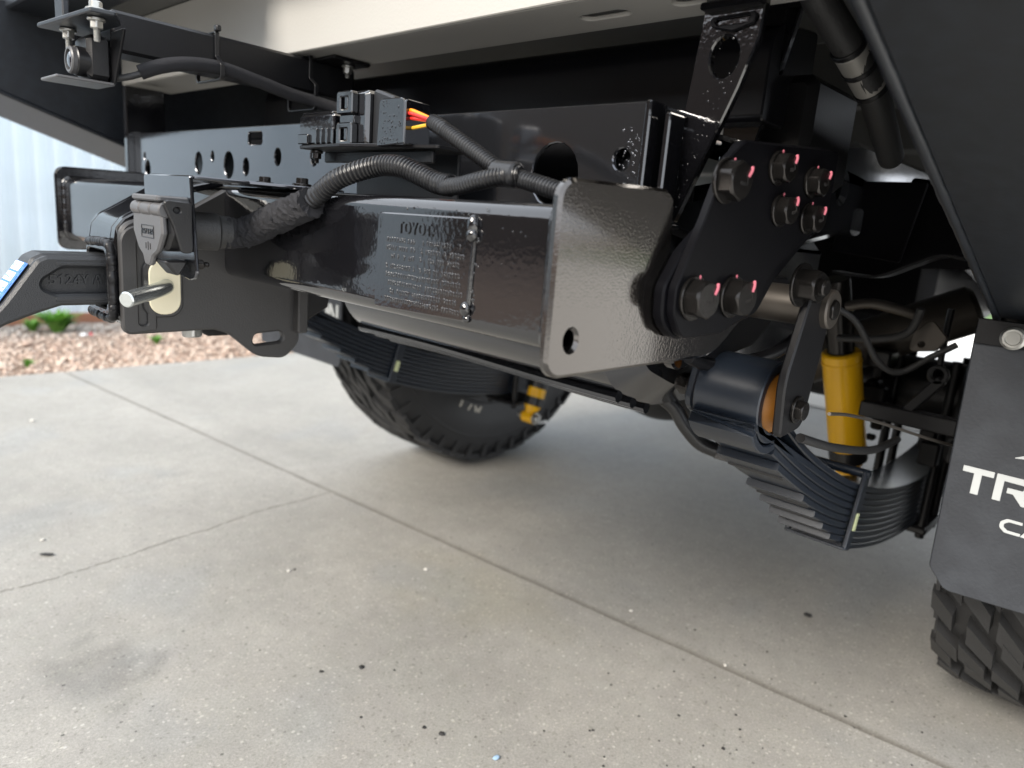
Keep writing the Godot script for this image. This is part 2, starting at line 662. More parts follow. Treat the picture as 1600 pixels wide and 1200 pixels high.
func stain(x: float, z: float, n1: FastNoiseLite, n2: FastNoiseLite) -> Color:
	var k := 0.43 + 0.055 * n1.get_noise_2d(x * 0.7, z * 0.7) + 0.007 * n2.get_noise_2d(x, z)
	var c := Color(k * 1.0, k * 0.966, k * 0.905)
	var e := Vector2((x + 945.0) / 82.0, (z + 268.0) / 66.0).length() + 0.5 * n2.get_noise_2d(x * 1.3, z * 1.3) + 0.35 * n2.get_noise_2d(x * 5.0, z * 5.0)
	c = c * lerpf(1.0, 0.76, smoothstep(1.1, 0.7, e))
	var y := Vector2((x + 790.0) / 190.0, (z + 800.0) / 120.0).length() + 0.6 * n1.get_noise_2d(x * 2.0, z * 2.0)
	var yf := 0.5 * smoothstep(1.2, 0.3, y)
	c = c * Color(1, 1, 1).lerp(Color(0.98, 0.96, 0.85), yf)
	var w := smoothstep(0.15, 0.45, n1.get_noise_2d(x * 0.6 + 900.0, z * 0.6))
	c = c * Color(1, 1, 1).lerp(Color(0.95, 0.97, 1.0), w)
	# faint tyre scuffs that run across the yard
	c = c * (1.0 + 0.05 * n2.get_noise_2d(x * 0.35 + 300.0, z * 0.35) + 0.03 * n2.get_noise_2d(x * 1.1, z * 1.1 + 700.0))
	var sc := absf(z + 905.0 + 0.04 * (x + 2000.0) + 30.0 * n1.get_noise_1d(x))
	if x < -1500.0:
		c = c * lerpf(0.94, 1.0, smoothstep(10.0, 60.0, sc))
	c.a = 1.0
	return c

# grime that has settled in the joint
func slab(called: String, xs: Array, zfun: Callable, rows: int, label: String) -> void:
	var n1 := FastNoiseLite.new()
	n1.seed = 51
	n1.frequency = 0.0035
	n1.fractal_octaves = 4
	var n2 := FastNoiseLite.new()
	n2.seed = 52
	n2.frequency = 0.02
	n2.fractal_octaves = 3
	var st := SurfaceTool.new()
	st.begin(Mesh.PRIMITIVE_TRIANGLES)
	var nx := xs.size()
	for i in nx:
		for j in rows + 1:
			var p: Vector2 = zfun.call(xs[i], float(j) / rows)   # (z, y)
			st.set_color(stain(xs[i], p.x, n1, n2) if p.y > -1.0 else Color(0.26, 0.245, 0.22))
			st.set_normal(Vector3.UP)
			st.add_vertex(Vector3(xs[i], p.y, p.x) * MM)
	for i in nx - 1:
		for j in rows:
			var a := i * (rows + 1) + j
			var b := a + rows + 1
			st.add_index(a); st.add_index(b); st.add_index(b + 1)
			st.add_index(a); st.add_index(b + 1); st.add_index(a + 1)
	var top := st.commit()
	st = SurfaceTool.new()
	top.surface_set_material(0, M.concrete)
	var o := put(called, top, self)
	tag(o, label, "", "", "structure")

func ground() -> void:
	var g := G.new()
	g.quad(Vector3(-60000, -70, 60000), Vector3(60000, -70, 60000), Vector3(60000, -70, -60000), Vector3(-60000, -70, -60000))
	tag(part("ground", g, M.dirt, self), "bare dirt ground beneath and round the concrete", "", "", "structure")
	g = G.new()
	g.quad(Vector3(-3900, -14, 6000), Vector3(-2760, -14, 6000), Vector3(-2760, -14, -9000), Vector3(-3900, -14, -9000))
	tag(part("gravel_bed", g, M.dirt, self), "strip of pinkish gravel soil along the foot of the metal wall", "", "", "structure")
	g = G.new()
	g.quad(Vector3(-3900, -30, -9100), Vector3(20000, -30, -9100), Vector3(20000, -30, -40000), Vector3(-3900, -30, -40000))
	tag(part("grass_verge", g, M.grass, self), "green grass beyond the far edge of the concrete", "", "", "structure")
	var xs := []
	var x := -2740.0
	while x < 300.0:
		xs.push_back(x)
		x += 22.0
	for k in [500.0, 900.0, 1600.0, 3000.0, 6000.0, 12000.0]:
		xs.push_back(k)
	var wob := FastNoiseLite.new()
	wob.seed = 61
	wob.frequency = 0.006
	var near := func(xx: float, t: float) -> Vector2:
		var j := joint_z(xx) + 1.0 + 1.6 * wob.get_noise_1d(xx) + (1.6 * wob.get_noise_1d(xx * 9.0))
		if t < 0.012:
			return Vector2(j, -16.0)
		if t < 0.03:
			return Vector2(j + 0.5, -1.6)
		return Vector2(j + 1.2 + (pow(t, 1.8) * 1200.0 if t < 0.995 else 6000.0), 0.0)
	slab("concrete_slab", xs, near, 60, "pale concrete slab nearest the camera with a round grey stain")
	var far := func(xx: float, t: float) -> Vector2:
		var j := joint_z(xx) - 0.9 - 1.6 * -wob.get_noise_1d(xx) - (1.2 * wob.get_noise_1d(xx * 8.0 + 90.0))
		if t > 0.988:
			return Vector2(j, -16.0)
		if t > 0.97:
			return Vector2(j - 0.5, -1.6)
		return Vector2(j - 1.2 - pow(1.0 - t, 2.0) * 8200.0, 0.0)
	slab("concrete_slab", xs, far, 60, "pale concrete slab beyond the joint, under the truck's axle")
	g = G.new()  # added sheet over the slabs; its pale colour stands in for sunlight
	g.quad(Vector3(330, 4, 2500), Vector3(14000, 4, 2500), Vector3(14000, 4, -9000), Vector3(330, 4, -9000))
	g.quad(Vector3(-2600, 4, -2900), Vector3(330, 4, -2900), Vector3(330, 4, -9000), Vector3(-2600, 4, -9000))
	tag(part("painted_sunlit_apron", g, M.sunlit_apron, self), "added concrete sheet in front and to the right of the truck, sunlight painted in as a paler colour", "", "", "structure")
	# sides of the slabs, seen along the gravel
	var side := G.new()
	side.box(Vector3(-2746, -38, -1850), Vector3(8, 70, 14500), 2.0)
	tag(part("slab_edge", side, M.edge, self), "worn edge of the concrete slab beside the gravel", "", "", "structure")
	# hairline crack that leaves the joint towards the lower left
	var crack := G.new()
	var cz := [Vector2(-1297, -842), Vector2(-1294, -760), Vector2(-1292, -665), Vector2(-1270, -560), Vector2(-1259, -462), Vector2(-1246, -400), Vector2(-1237, -331), Vector2(-1232, -270), Vector2(-1235, -215), Vector2(-1240, -60), Vector2(-1250, 300)]
	var pr := []
	for k in cz.size() - 1:
		for j in 12:
			pr.push_back((cz[k] as Vector2).lerp(cz[k + 1], j / 12.0) + Vector2(rng.randf_range(-3, 3), 0))
	for k in pr.size() - 1:
		if rng.randf() < 0.16:
			continue
		var a: Vector2 = pr[k]
		var b: Vector2 = pr[k + 1]
		var w0 := 0.8 + 0.8 * absf(sin(k * 1.3))
		var w1 := 0.8 + 0.8 * absf(sin((k + 1) * 1.3))
		crack.quad(Vector3(a.x - w0, 0.6, a.y), Vector3(a.x + w0, 0.6, a.y), Vector3(b.x + w1, 0.6, b.y), Vector3(b.x - w1, 0.6, b.y))
	tag(part("crack", crack, M.crack_dark, self), "hairline crack in the concrete running from the joint", "", "", "structure")


func stone_shape(sd: int, seg := 7) -> G:
	var g := G.new()
	g.blob(Vector3.ZERO, Vector3(1, 0.62, 0.8), seg, 0.55, sd)
	return g

func boundary() -> void:
	# corrugated wall, sheet by sheet
	var w := thing("corrugated_wall", Vector3(-3810, 0, -2850), "tall pale corrugated metal wall behind the gravel strip", "wall")
	var z0 := -8000.0
	var width := 760.0
	var sheet := G.new()
	for i in 100:
		for side in [0, 1]:
			var za := -width * 0.5 + width * i / 100.0
			var zb := -width * 0.5 + width * (i + 1) / 100.0 + (0.4 if i == 99 else 0.0)
			var xa := 8.0 * cos(za / 76.0 * TAU)
			var xb := 8.0 * cos(zb / 76.0 * TAU)
			var off: float = -1.2 * side
			var q := [Vector3(xa + off, 40, za), Vector3(xb + off, 40, zb), Vector3(xb + off, 1830, zb), Vector3(xa + off, 1830, za)]
			if side == 0:
				sheet.quad(q[1], q[0], q[3], q[2])
			else:
				sheet.quad(q[0], q[1], q[2], q[3])
	var sm := sheet.mesh(M.wall_sheet, 60.0)
	for k in 14:
		put("sheet", sm, w, Transform3D(Basis(), Vector3(-3810 + (0.6 if k % 2 else 0.0), 0, z0 + width * (k + 0.5))))
	var rail := G.new()
	rail.box(Vector3(-3806, 18, -2680), Vector3(44, 46, 10640), 3.0)
	part("bottom_rail", rail, M.rust, w)
	var cap := G.new()
	cap.box(Vector3(-3812, 1842, -2680), Vector3(60, 40, 10640), 3.0)
	part("top_rail", cap, M.wall_sheet, w)
	# unseen brown block added behind the photographer so the black paint reflects dark
	var s := thing("added_shed", Vector3(-9000, 0, 11500), "unseen brown block added behind the camera to darken reflections in the paint", "added_shed")
	var bw := G.new()
	bw.box(Vector3(-9000, 2000, 11500), Vector3(30000, 4000, 2600), 10.0)
	part("wall", bw, M.added_brown_wall, s)
	var br := G.new()
	br.box(Vector3(-9000, 4060, 11500), Vector3(30600, 110, 3100), 10.0)
	part("roof", br, M.rust, s)
	# gravel
	var shape := stone_shape(5)
	var mm := MultiMesh.new()
	mm.transform_format = MultiMesh.TRANSFORM_3D
	mm.use_colors = true
	mm.mesh = shape.mesh(M.stone, 50.0)
	var n := 15000
	mm.instance_count = n
	var base := Vector3(-3270, 0, -1500)
	for i in n:
		var s1 := rng.randf_range(4, 9) * (1.9 if rng.randf() < 0.06 else 1.0)
		var x := rng.randf_range(-3790, -2735 + 30.0 * rng.randf() * rng.randf())
		var z := -3600.0 + 4300.0 * rng.randf()
		var b := Basis.from_euler(Vector3(rng.randf() * 0.7, rng.randf() * TAU, rng.randf() * 0.7)).scaled(Vector3.ONE * s1)
		mm.set_instance_transform(i, Transform3D(b, (Vector3(x, -12 + s1 * rng.randf_range(0.1, 0.7), z) - base) * MM))
		var t := rng.randf()
		var far_side := smoothstep(-3300.0, -3650.0, x)
		var c := Color(0.42, 0.30, 0.235).lerp(Color(0.54, 0.45, 0.375), t)
		c = c.lerp(Color(0.33, 0.32, 0.30), far_side * 0.75) * rng.randf_range(0.72, 1.2)
		c.a = 1
		mm.set_instance_color(i, c)
	var mi := MultiMeshInstance3D.new()
	mi.name = "gravel_stones"
	mi.multimesh = mm
	mi.position = base * MM
	add_child(mi, true)
	tag(mi, "pink and grey gravel stones strewn between wall and concrete", "gravel", "", "stuff")
	# weeds
	weed(Vector3(-3560, -10, -905), 125, 110, "bushy bright green weed at the wall foot, below the tow hitch")
	weed(Vector3(-3620, -10, -825), 70, 60, "low green weed left of the bushy one at the wall foot")
	weed(Vector3(-2830, -10, -1590), 70, 50, "green weed at the concrete edge beyond the hitch's hole")
	weed(Vector3(-3180, -10, -1180), 50, 40, "small sprig of weed in the gravel under the receiver")
	weed(Vector3(-2900, -10, -640), 40, 40, "dry low weed in the gravel near the concrete's edge")
	weed(Vector3(-3000, -40, -9700), 420, 60, "leafy green bush far ahead, seen through the rear suspension")
	# litter by the wall
	var l := G.new()
	l.box(Vector3.ZERO, Vector3(26, 10, 18), 3.0, Transform3D(Basis.from_euler(Vector3(0.2, 0.6, 0.1)), Vector3.ZERO))
	var o := put("plastic_scrap", l.mesh(M.label_white), self, Transform3D(Basis(), Vector3(-3400, 6, -960)))
	tag(o, "white scrap of litter right of the bushy weed", "litter")
	var l2 := G.new()
	l2.cyl(Vector3(-12, 0, 0), Vector3(12, 3, 6), 6.0, 12)
	mat("red_cap", Color(0.6, 0.03, 0.06), 0.4)
	o = put("bottle_cap", l2.mesh(M.red_cap), self, Transform3D(Basis(), Vector3(-3392, 8, -990)))
	tag(o, "small red plastic cap beside the white scrap of litter", "litter")

func weed(at: Vector3, h: float, n: int, label: String) -> void:
	var root := thing("weed", at, label, "plant", "weeds in the gravel and beyond")
	var g := G.new()
	for i in n:
		var a := rng.randf() * TAU
		var out := Vector3(cos(a), 0, sin(a))
		var side := Vector3(-out.z, 0, out.x)
		var l := h * rng.randf_range(0.5, 1.1)
		var lean := rng.randf_range(0.25, 1.1)
		var p0 := at + out * h * 0.12 * rng.randf()
		var wd := h * rng.randf_range(0.07, 0.16)
		var p1 := p0 + (out * lean * 0.4 + Vector3.UP * 0.55) * l
		var p2 := p0 + (out * lean * 0.9 + Vector3.UP * (0.95 - 0.3 * lean)) * l
		var s0 := side * wd * 0.25
		var s1 := side * wd
		g.quad(p0 - s0, p0 + s0, p1 + s1, p1 - s1)
		g.tri(p1 - s1, p1 + s1, p2)
	part("leaves", g, M.green_leaf, root, 10.0)
	var st := G.new()
	for i in 5:
		st.cyl(at, at + Vector3(rng.randf_range(-0.3, 0.3), 0.7, rng.randf_range(-0.3, 0.3)) * h, h * 0.02, 6, 0.1)
	part("stem", st, M.green_leaf, root)


# ---------------------------------------------------------------- fasteners
func hex(r_flats: float) -> PackedVector2Array:
	var o := PackedVector2Array()
	for i in 6:
		o.push_back(Vector2.from_angle(TAU * i / 6.0 + 0.26) * (r_flats / cos(PI / 6)))
	return o

# hexagon head along +y of its own: washer, then head with its rim turned off
func hex_head(g: G, af: float, height: float, washer_r: float, t: Transform3D) -> void:
	g.lathe([Vector2(0, 0), Vector2(washer_r - 0.6, 0), Vector2(washer_r, 0.6), Vector2(washer_r, 2.2), Vector2(washer_r - 0.7, 2.8), Vector2(0, 2.8)], t, 24)
	var c := hex(af * 0.5)
	var y0 := 2.8
	var y1 := y0 + height
	var corner := af * 0.5 / cos(PI / 6)
	var rows := [[y0 - 0.2, 1.0], [y1 - height * 0.14, 1.0], [y1, 0.9]]
	var seg := 36
	# walls: cut the corners back near the top with a cone
	for k in rows.size() - 1:
		for s in seg:
			var q := []
			for e in [[s, k], [s + 1, k], [s + 1, k + 1], [s, k + 1]]:
				var a: float = TAU * e[0] / seg
				var rel := fposmod(a - 0.26 + PI / 6, PI / 3) - PI / 6
				var rad := af * 0.5 / cos(PI / 6 - absf(rel)) if true else 0.0
				var y: float = rows[e[1]][0]
				if e[1] == 2:
					rad = minf(rad, af * 0.5 * 0.95)
				elif e[1] == 1:
					y = y1 - height * 0.06 - (rad - af * 0.5) * 0.9
				q.push_back(t * Vector3(cos(a) * rad, y, -sin(a) * rad))
			g.quad(q[0], q[1], q[2], q[3])
	for s in seg:
		var a := TAU * s / seg
		var b := TAU * (s + 1) / seg
		var r := af * 0.5 * 0.95
		g.tri(t * Vector3(0, y1, 0), t * Vector3(cos(a) * r, y1, -sin(a) * r), t * Vector3(cos(b) * r, y1, -sin(b) * r))
	if corner < 0:
		print(corner)

# bolt whose head looks along +x, with a paint stripe across head and washer
func bolt_mesh(af: float, m: Material, mark: bool) -> ArrayMesh:
	var t := Transform3D(Basis(Vector3(0, 1, 0), Vector3(1, 0, 0), Vector3(0, 0, -1)), Vector3.ZERO)
	var g := G.new()
	hex_head(g, af, af * 0.46, af * 0.64, t)
	# raised grade marks
	var top := 2.8 + af * 0.46
	for k in 3:
		var a := 2.2 + k * 0.5
		g.box(Vector3(top + 0.1, sin(a) * af * 0.24, cos(a) * af * 0.24), Vector3(0.7, 2.6, 0.9), 0.2)
	for k in 3:
		g.box(Vector3(top + 0.1, -af * 0.06, -af * 0.12 + k * af * 0.09), Vector3(0.6, 2.6, 0.8), 0.2)
	var am := g.mesh(m, 30.0)
	if mark:
		var p := G.new()
		var path := [Vector3(top + 0.2, af * 0.16, -af * 0.22), Vector3(top + 0.5, af * 0.34, -af * 0.30), Vector3(top - 0.6, af * 0.46, -af * 0.36)]
		p.sweep(G.smooth(path, 1.5), G.circle(1.1, 8))
		p.blob(Vector3(2.9, af * 0.60, -af * 0.10), Vector3(0.6, 1.5, 1.2), 8)
		am.add_surface_from_arrays(Mesh.PRIMITIVE_TRIANGLES, p.arrays(60.0))
		am.surface_set_material(1, M.pink_mark)
	return am

func nut_and_stud(g: G, at: Vector3, dir: Vector3, af: float, stud: float) -> void:
	var t := G.along(at, at + dir)
	hex_head(g, af, af * 0.62, af * 0.75, t)
	var base := at + dir.normalized() * (2.8 + af * 0.5)
	var tip := base + dir.normalized() * stud
	var prof := [Vector2(0, 0)]
	var r := af * 0.3
	var n := int(stud / 1.2)
	for k in n:
		prof.push_back(Vector2(r, stud * k / n))
		prof.push_back(Vector2(r * 0.84, stud * (k + 0.5) / n))
	prof.push_back(Vector2(r * 0.8, stud))
	prof.push_back(Vector2(0, stud))
	g.lathe(prof, G.along(base, tip), 14)


# ---------------------------------------------------------------- corrugated conduit along points
func conduit(pts: Array, r: float, pitch := 3.4) -> G:
	var p := G.smooth(pts, pitch * 0.25)
	var radii := []
	for i in p.size():
		radii.push_back([1.0, 1.0, 0.86, 0.86][i % 4])
	var g := G.new()
	g.sweep(p, G.circle(r, 16), radii)
	return g


# ---------------------------------------------------------------- the truck
func truck() -> void:
	var t := thing("pickup_truck", Vector3(-752, 0, -1300), "black pickup truck seen from under its tray, with tow bar, leaf springs and yellow shocks", "truck")
	tow_bar(t)
	receiver(t)
	socket(t)
	harness(t)
	chassis(t)
	strut_and_bolts(t)
	tray(t)
	camera_unit(t)
	suspension(t)
	wheels(t)
	flaps(t)


func tow_bar(t: Node3D) -> void:
	# cross tube: rounded rectangle swept across the truck
	var sec := outline([[-400, 545, 13], [-330, 545, 11], [-330, 634, 11], [-400, 634, 13]], false, false, 6)
	var ring := PackedVector2Array()
	for p in sec:
		ring.push_back(Vector2(p.x, p.y))
	var g := G.new()
	for i in ring.size():
		var a := ring[i]
		var b := ring[(i + 1) % ring.size()]
		g.quad(Vector3(-1228, a.y, a.x), Vector3(-278, a.y, a.x), Vector3(-278, b.y, b.x), Vector3(-1228, b.y, b.x))
	for v in range(0, g.v.size(), 3):   # outward
		var sw := g.v[v + 1]
		g.v[v + 1] = g.v[v + 2]
		g.v[v + 2] = sw
	var bar := part("tow_bar", g, M.gloss, t)
	# end plates
	var shape := xo([[0, 649, 13], [-106, 651, 12], [-110, 610, 0], [-125, 599, 0], [-233, 602, 4], [-229, 576, 30], [-178, 534, 46], [0, 529, 13]])
	var hole := G.circle(5.0, 16, Vector2(20, 553), 6.6)
	g = G.new()
	g.plate(shape, [hole], side_frame * xp(-8), 0, 8, 2.2)
	tag(part("end_plate", g, M.gloss_peel, bar), "near end plate with a small oval hole")
	g = G.new()
	g.plate(xo([[-320, 649, 14], [-447, 652, 12], [-470, 598, 0], [-610, 600, 4], [-537, 528, 46], [-320, 529, 14]]), [], xp(-1236), 0, 8, 2.2)
	part("end_plate", g, M.gloss, bar)
	# weld fillet between the tube and each end plate, and the end plate's rim
	g = G.new()
	for side in [[-279.5, 1], [-1226.5, -1]]:
		var path := []
		for p in sec:
			path.push_back(Vector3(side[0], p.y, p.x))
		path.push_back(path[0])
		var rr := []
		var fine := G.smooth(path, 4.0)
		for i in fine.size():
			rr.push_back(0.95 + 0.05 * sin(i * 1.9) + rng.randf_range(-0.04, 0.04))
		g.sweep(fine, G.circle(3.0, 10), rr, false)
	part("weld_bead", g, M.gloss, bar, 60.0)
	# rating plate: a thin embossed plate, paint drips down its right edge
	var rp := G.new()
	rp.plate(outline([[-452, 550, 3], [-346, 553, 3], [-343, 622, 3], [-451, 621, 3]]), [], zp(-330), -0.5, 1.5, 0.9)
	var plate_o := part("rating_plate", rp, M.gloss, bar)
	plate_o.set_meta("label", "embossed rating plate painted black")
	var tm := text_mesh("TOYOTA", 8.5, 1.3, M.gloss)
	put("embossed_word", tm, bar, Transform3D(Basis(), Vector3(-403, 611, -328.2)))
	var em := G.new()
	var y := 602.0
	var line := 0
	while y > 556.0:
		var x := -438.0 + (6.0 if line % 4 == 2 else 0.0)
		var stop := -352.0 + rng.randf_range(-10, 2)
		while x < stop:
			var w := rng.randf_range(1.3, 2.3)
			if rng.randf() < 0.87 and not (line in [0, 1, 2, 3] and x > -405 and x < -399):
				em.box(Vector3(x, y + rng.randf_range(-0.3, 0.3), -328.6), Vector3(w, 3.6, 1.3), 0.4)
				if rng.randf() < 0.5:
					em.box(Vector3(x + 0.8, y + rng.randf_range(-1.3, 1.3), -328.6), Vector3(w, 1.0, 1.2), 0.3)
			x += w + 0.9
		y -= 6.1 if line != 2 else 7.4
		line += 1
	part("embossed_lines", em, M.gloss, bar)
	var drip := G.new()
	drip.blob(Vector3(-346.5, 617, -328), Vector3(4.2, 7.0, 3.6), 14, 0.3, 3)
	drip.blob(Vector3(-346, 611, -327.6), Vector3(4.6, 4.6, 3.8), 14, 0.2, 4)
	drip.blob(Vector3(-348.5, 562, -328), Vector3(4.4, 5.0, 3.6), 14, 0.2, 6)
	drip.blob(Vector3(-348.5, 555, -329), Vector3(3.4, 3.0, 2.0), 12, 0.2, 7)
	drip.cyl(Vector3(-345.2, 614, -329), Vector3(-347.6, 560, -329), 1.3, 10, 0.2)
	for k in 26:
		drip.blob(Vector3(-345 + rng.randf_range(-1.5, 2.5), rng.randf_range(556, 622), -330), Vector3.ONE * rng.randf_range(0.5, 1.2), 6)
	for k in 60:
		drip.blob(Vector3(rng.randf_range(-460, -300), rng.randf_range(556, 631), -330), Vector3(1.0, 1.0, 0.5) * rng.randf_range(0.3, 1.0), 6)
	part("paint_drips", drip, M.gloss, bar, 60.0)


func receiver(t: Node3D) -> void:
	var g := G.new()
	# bent wrap: slopes from the tube's top, turns down over the opening, turns forward below
	var path := [Vector2(-332, 640), Vector2(-290, 628), Vector2(-252, 604), Vector2(-240, 597), Vector2(-233, 588), Vector2(-231, 576), Vector2(-231, 508), Vector2(-235, 499), Vector2(-246, 494), Vector2(-330, 490)]
	var poly := PackedVector2Array()
	for p in path:
		poly.push_back(Vector2(-p.x, p.y))
	var back := []
	for i in path.size():
		var a: Vector2 = path[maxi(i - 1, 0)]
		var b: Vector2 = path[mini(i + 1, path.size() - 1)]
		var nn := (b - a).normalized()
		var q: Vector2 = path[i] + Vector2(nn.y, -nn.x).rotated(0) * -7.0 * -1.0
		back.push_back(Vector2(-q.x, q.y))
	# the two walls of the bend sit side by side; the opening stays between them
	for xr in [[-793.0, -783.0], [-728.0, -716.0]]:
		var pp := poly.duplicate()
		for i in range(back.size() - 1, -1, -1):
			pp.push_back(back[i])
		g.plate(pp, [], xp(xr[0]), 0, xr[1] - xr[0], 1.5)
	# above and below the opening
	for rangey in [[0, 6], [6, 10]]:
		var pp := PackedVector2Array()
		for i in range(rangey[0], mini(rangey[1], path.size())):
			if (rangey[0] == 0 and path[i].y >= 566) or (rangey[0] == 6 and path[i].y <= 511):
				pp.push_back(poly[i])
		for i in range(mini(rangey[1], path.size()) - 1, rangey[0] - 1, -1):
			if (rangey[0] == 0 and path[i].y >= 566) or (rangey[0] == 6 and path[i].y <= 511):
				pp.push_back(back[i])
		g.plate(pp, [], xp(-783.5), 0, 56, 0.8)
	var rc := part("tow_receiver", g, M.gloss, t)
	# square receiver tube with a welded collar
	g = G.new()
	var outer := outline([[-783, 505, 7], [-725, 505, 7], [-725, 571, 7], [-783, 571, 7]])
	var inner := outline([[-779.5, 512, 4], [-730.5, 512, 4], [-730.5, 565, 4], [-779.5, 565, 4]])
	g.plate(outer, [inner], zp(-330), 0, 103, 1.5)
	part("receiver_tube", g, M.gloss, rc)
	# lumpy weld round the opening
	g = G.new()
	for c in [[Vector3(-780, 571, -229), Vector3(-752, 573, -228), Vector3(-727, 573, -228), Vector3(-719, 566, -229), Vector3(-718, 540, -229), Vector3(-718, 512, -229), Vector3(-725, 504, -229), Vector3(-752, 503, -229), Vector3(-780, 504, -229)]]:
		var pts := G.smooth(c, 1.6)
		var rr := []
		for k in pts.size():
			pts[k] = (pts[k] as Vector3) + Vector3(rng.randf_range(-0.5, 0.5), rng.randf_range(-0.5, 0.5), rng.randf_range(-0.4, 0.4))
			rr.push_back(1.0 + 0.06 * sin(k * 0.7) + rng.randf_range(-0.07, 0.07))
		g.sweep(pts, G.circle(4.2, 12), rr)
	part("weld_bead", g, M.satin, rc, 60.0)
	# tall side plate towards the camera; its lower edge runs forward to the chain loop with an oval hole
	g = G.new()
	var side := xo([[-233, 592, 16], [-300, 612, 8], [-330, 630, 6], [-345, 630, 0], [-345, 548, 4], [-372, 545, 20], [-413, 540, 8], [-415, 472, 14], [-398, 455, 16], [-366, 459, 30], [-334, 486, 24], [-318, 491, 10], [-233, 490, 8]])
	g.plate(side, [outline([[-359, 472, 7], [-396, 474, 9], [-394, 486, 8], [-362, 484, 6]], true), G.circle(11, 16, Vector2(266, 533), 17)], xp(-716), 0, 9, 2.0)
	tag(part("side_plate", g, M.side_satin, rc), "flat side plate with the pin hole and the chain loop")
	g = G.new()
	g.plate(xo([[-232, 590, 22], [-262, 592, 12], [-262, 494, 3], [-232, 491, 8]]), [xo([[-246, 578, 3], [-254, 578, 3], [-254, 499, 3], [-246, 499, 3]])], xp(-707.5), 0, 4, 1.2)
	part("collar_plate", g, M.side_satin, rc)
	# oblong recess plate behind the pin and its rim
	g = G.new()
	g.plate(xo([[-250, 562, 13], [-287, 562, 13], [-287, 506, 13], [-250, 506, 13]]), [], xp(-707), 0, 3, 1.0)
	part("recess_rim", g, M.plastic, rc)
	g = G.new()
	g.plate(xo([[-255, 560, 12], [-284, 560, 12], [-284, 509, 13], [-255, 509, 13]]), [], xp(-704), 0, 2.2, 0.8)
	tag(part("pin_washer", g, M.cream, rc), "cream oblong washer plate behind the hitch pin")
	# forward gusset and its vertical rib, under the tube
	g = G.new()
	g.plate(xo([[-404, 546, 0], [-462, 546, 0], [-455, 509, 4], [-412, 486, 4], [-404, 487, 2]]), [], xp(-722), 0, 8, 1.5)
	part("gusset", g, M.satin, rc)
	g = G.new()
	g.box(Vector3(-704, 515, -413), Vector3(16, 62, 12), 1.5)
	part("rib", g, M.side_satin, rc)
	# nut that hangs below the receiver
	g = G.new()
	nut_and_stud(g, Vector3(-760, 490, -318), Vector3(0, -1, 0), 19, 3)
	g.cyl(Vector3(-760, 498, -318), Vector3(-760, 489, -318), 5, 12)
	tag(part("hanging_nut", g, M.zinc, rc), "bright nut under the receiver")
	g = G.new()
	g.plate(xo([[-322, 489, 0], [-395, 489, 0], [-372, 470, 10], [-345, 470, 8]]), [], xp(-790), 0, 8, 1.5)
	part("chain_plate", g, M.satin, rc)


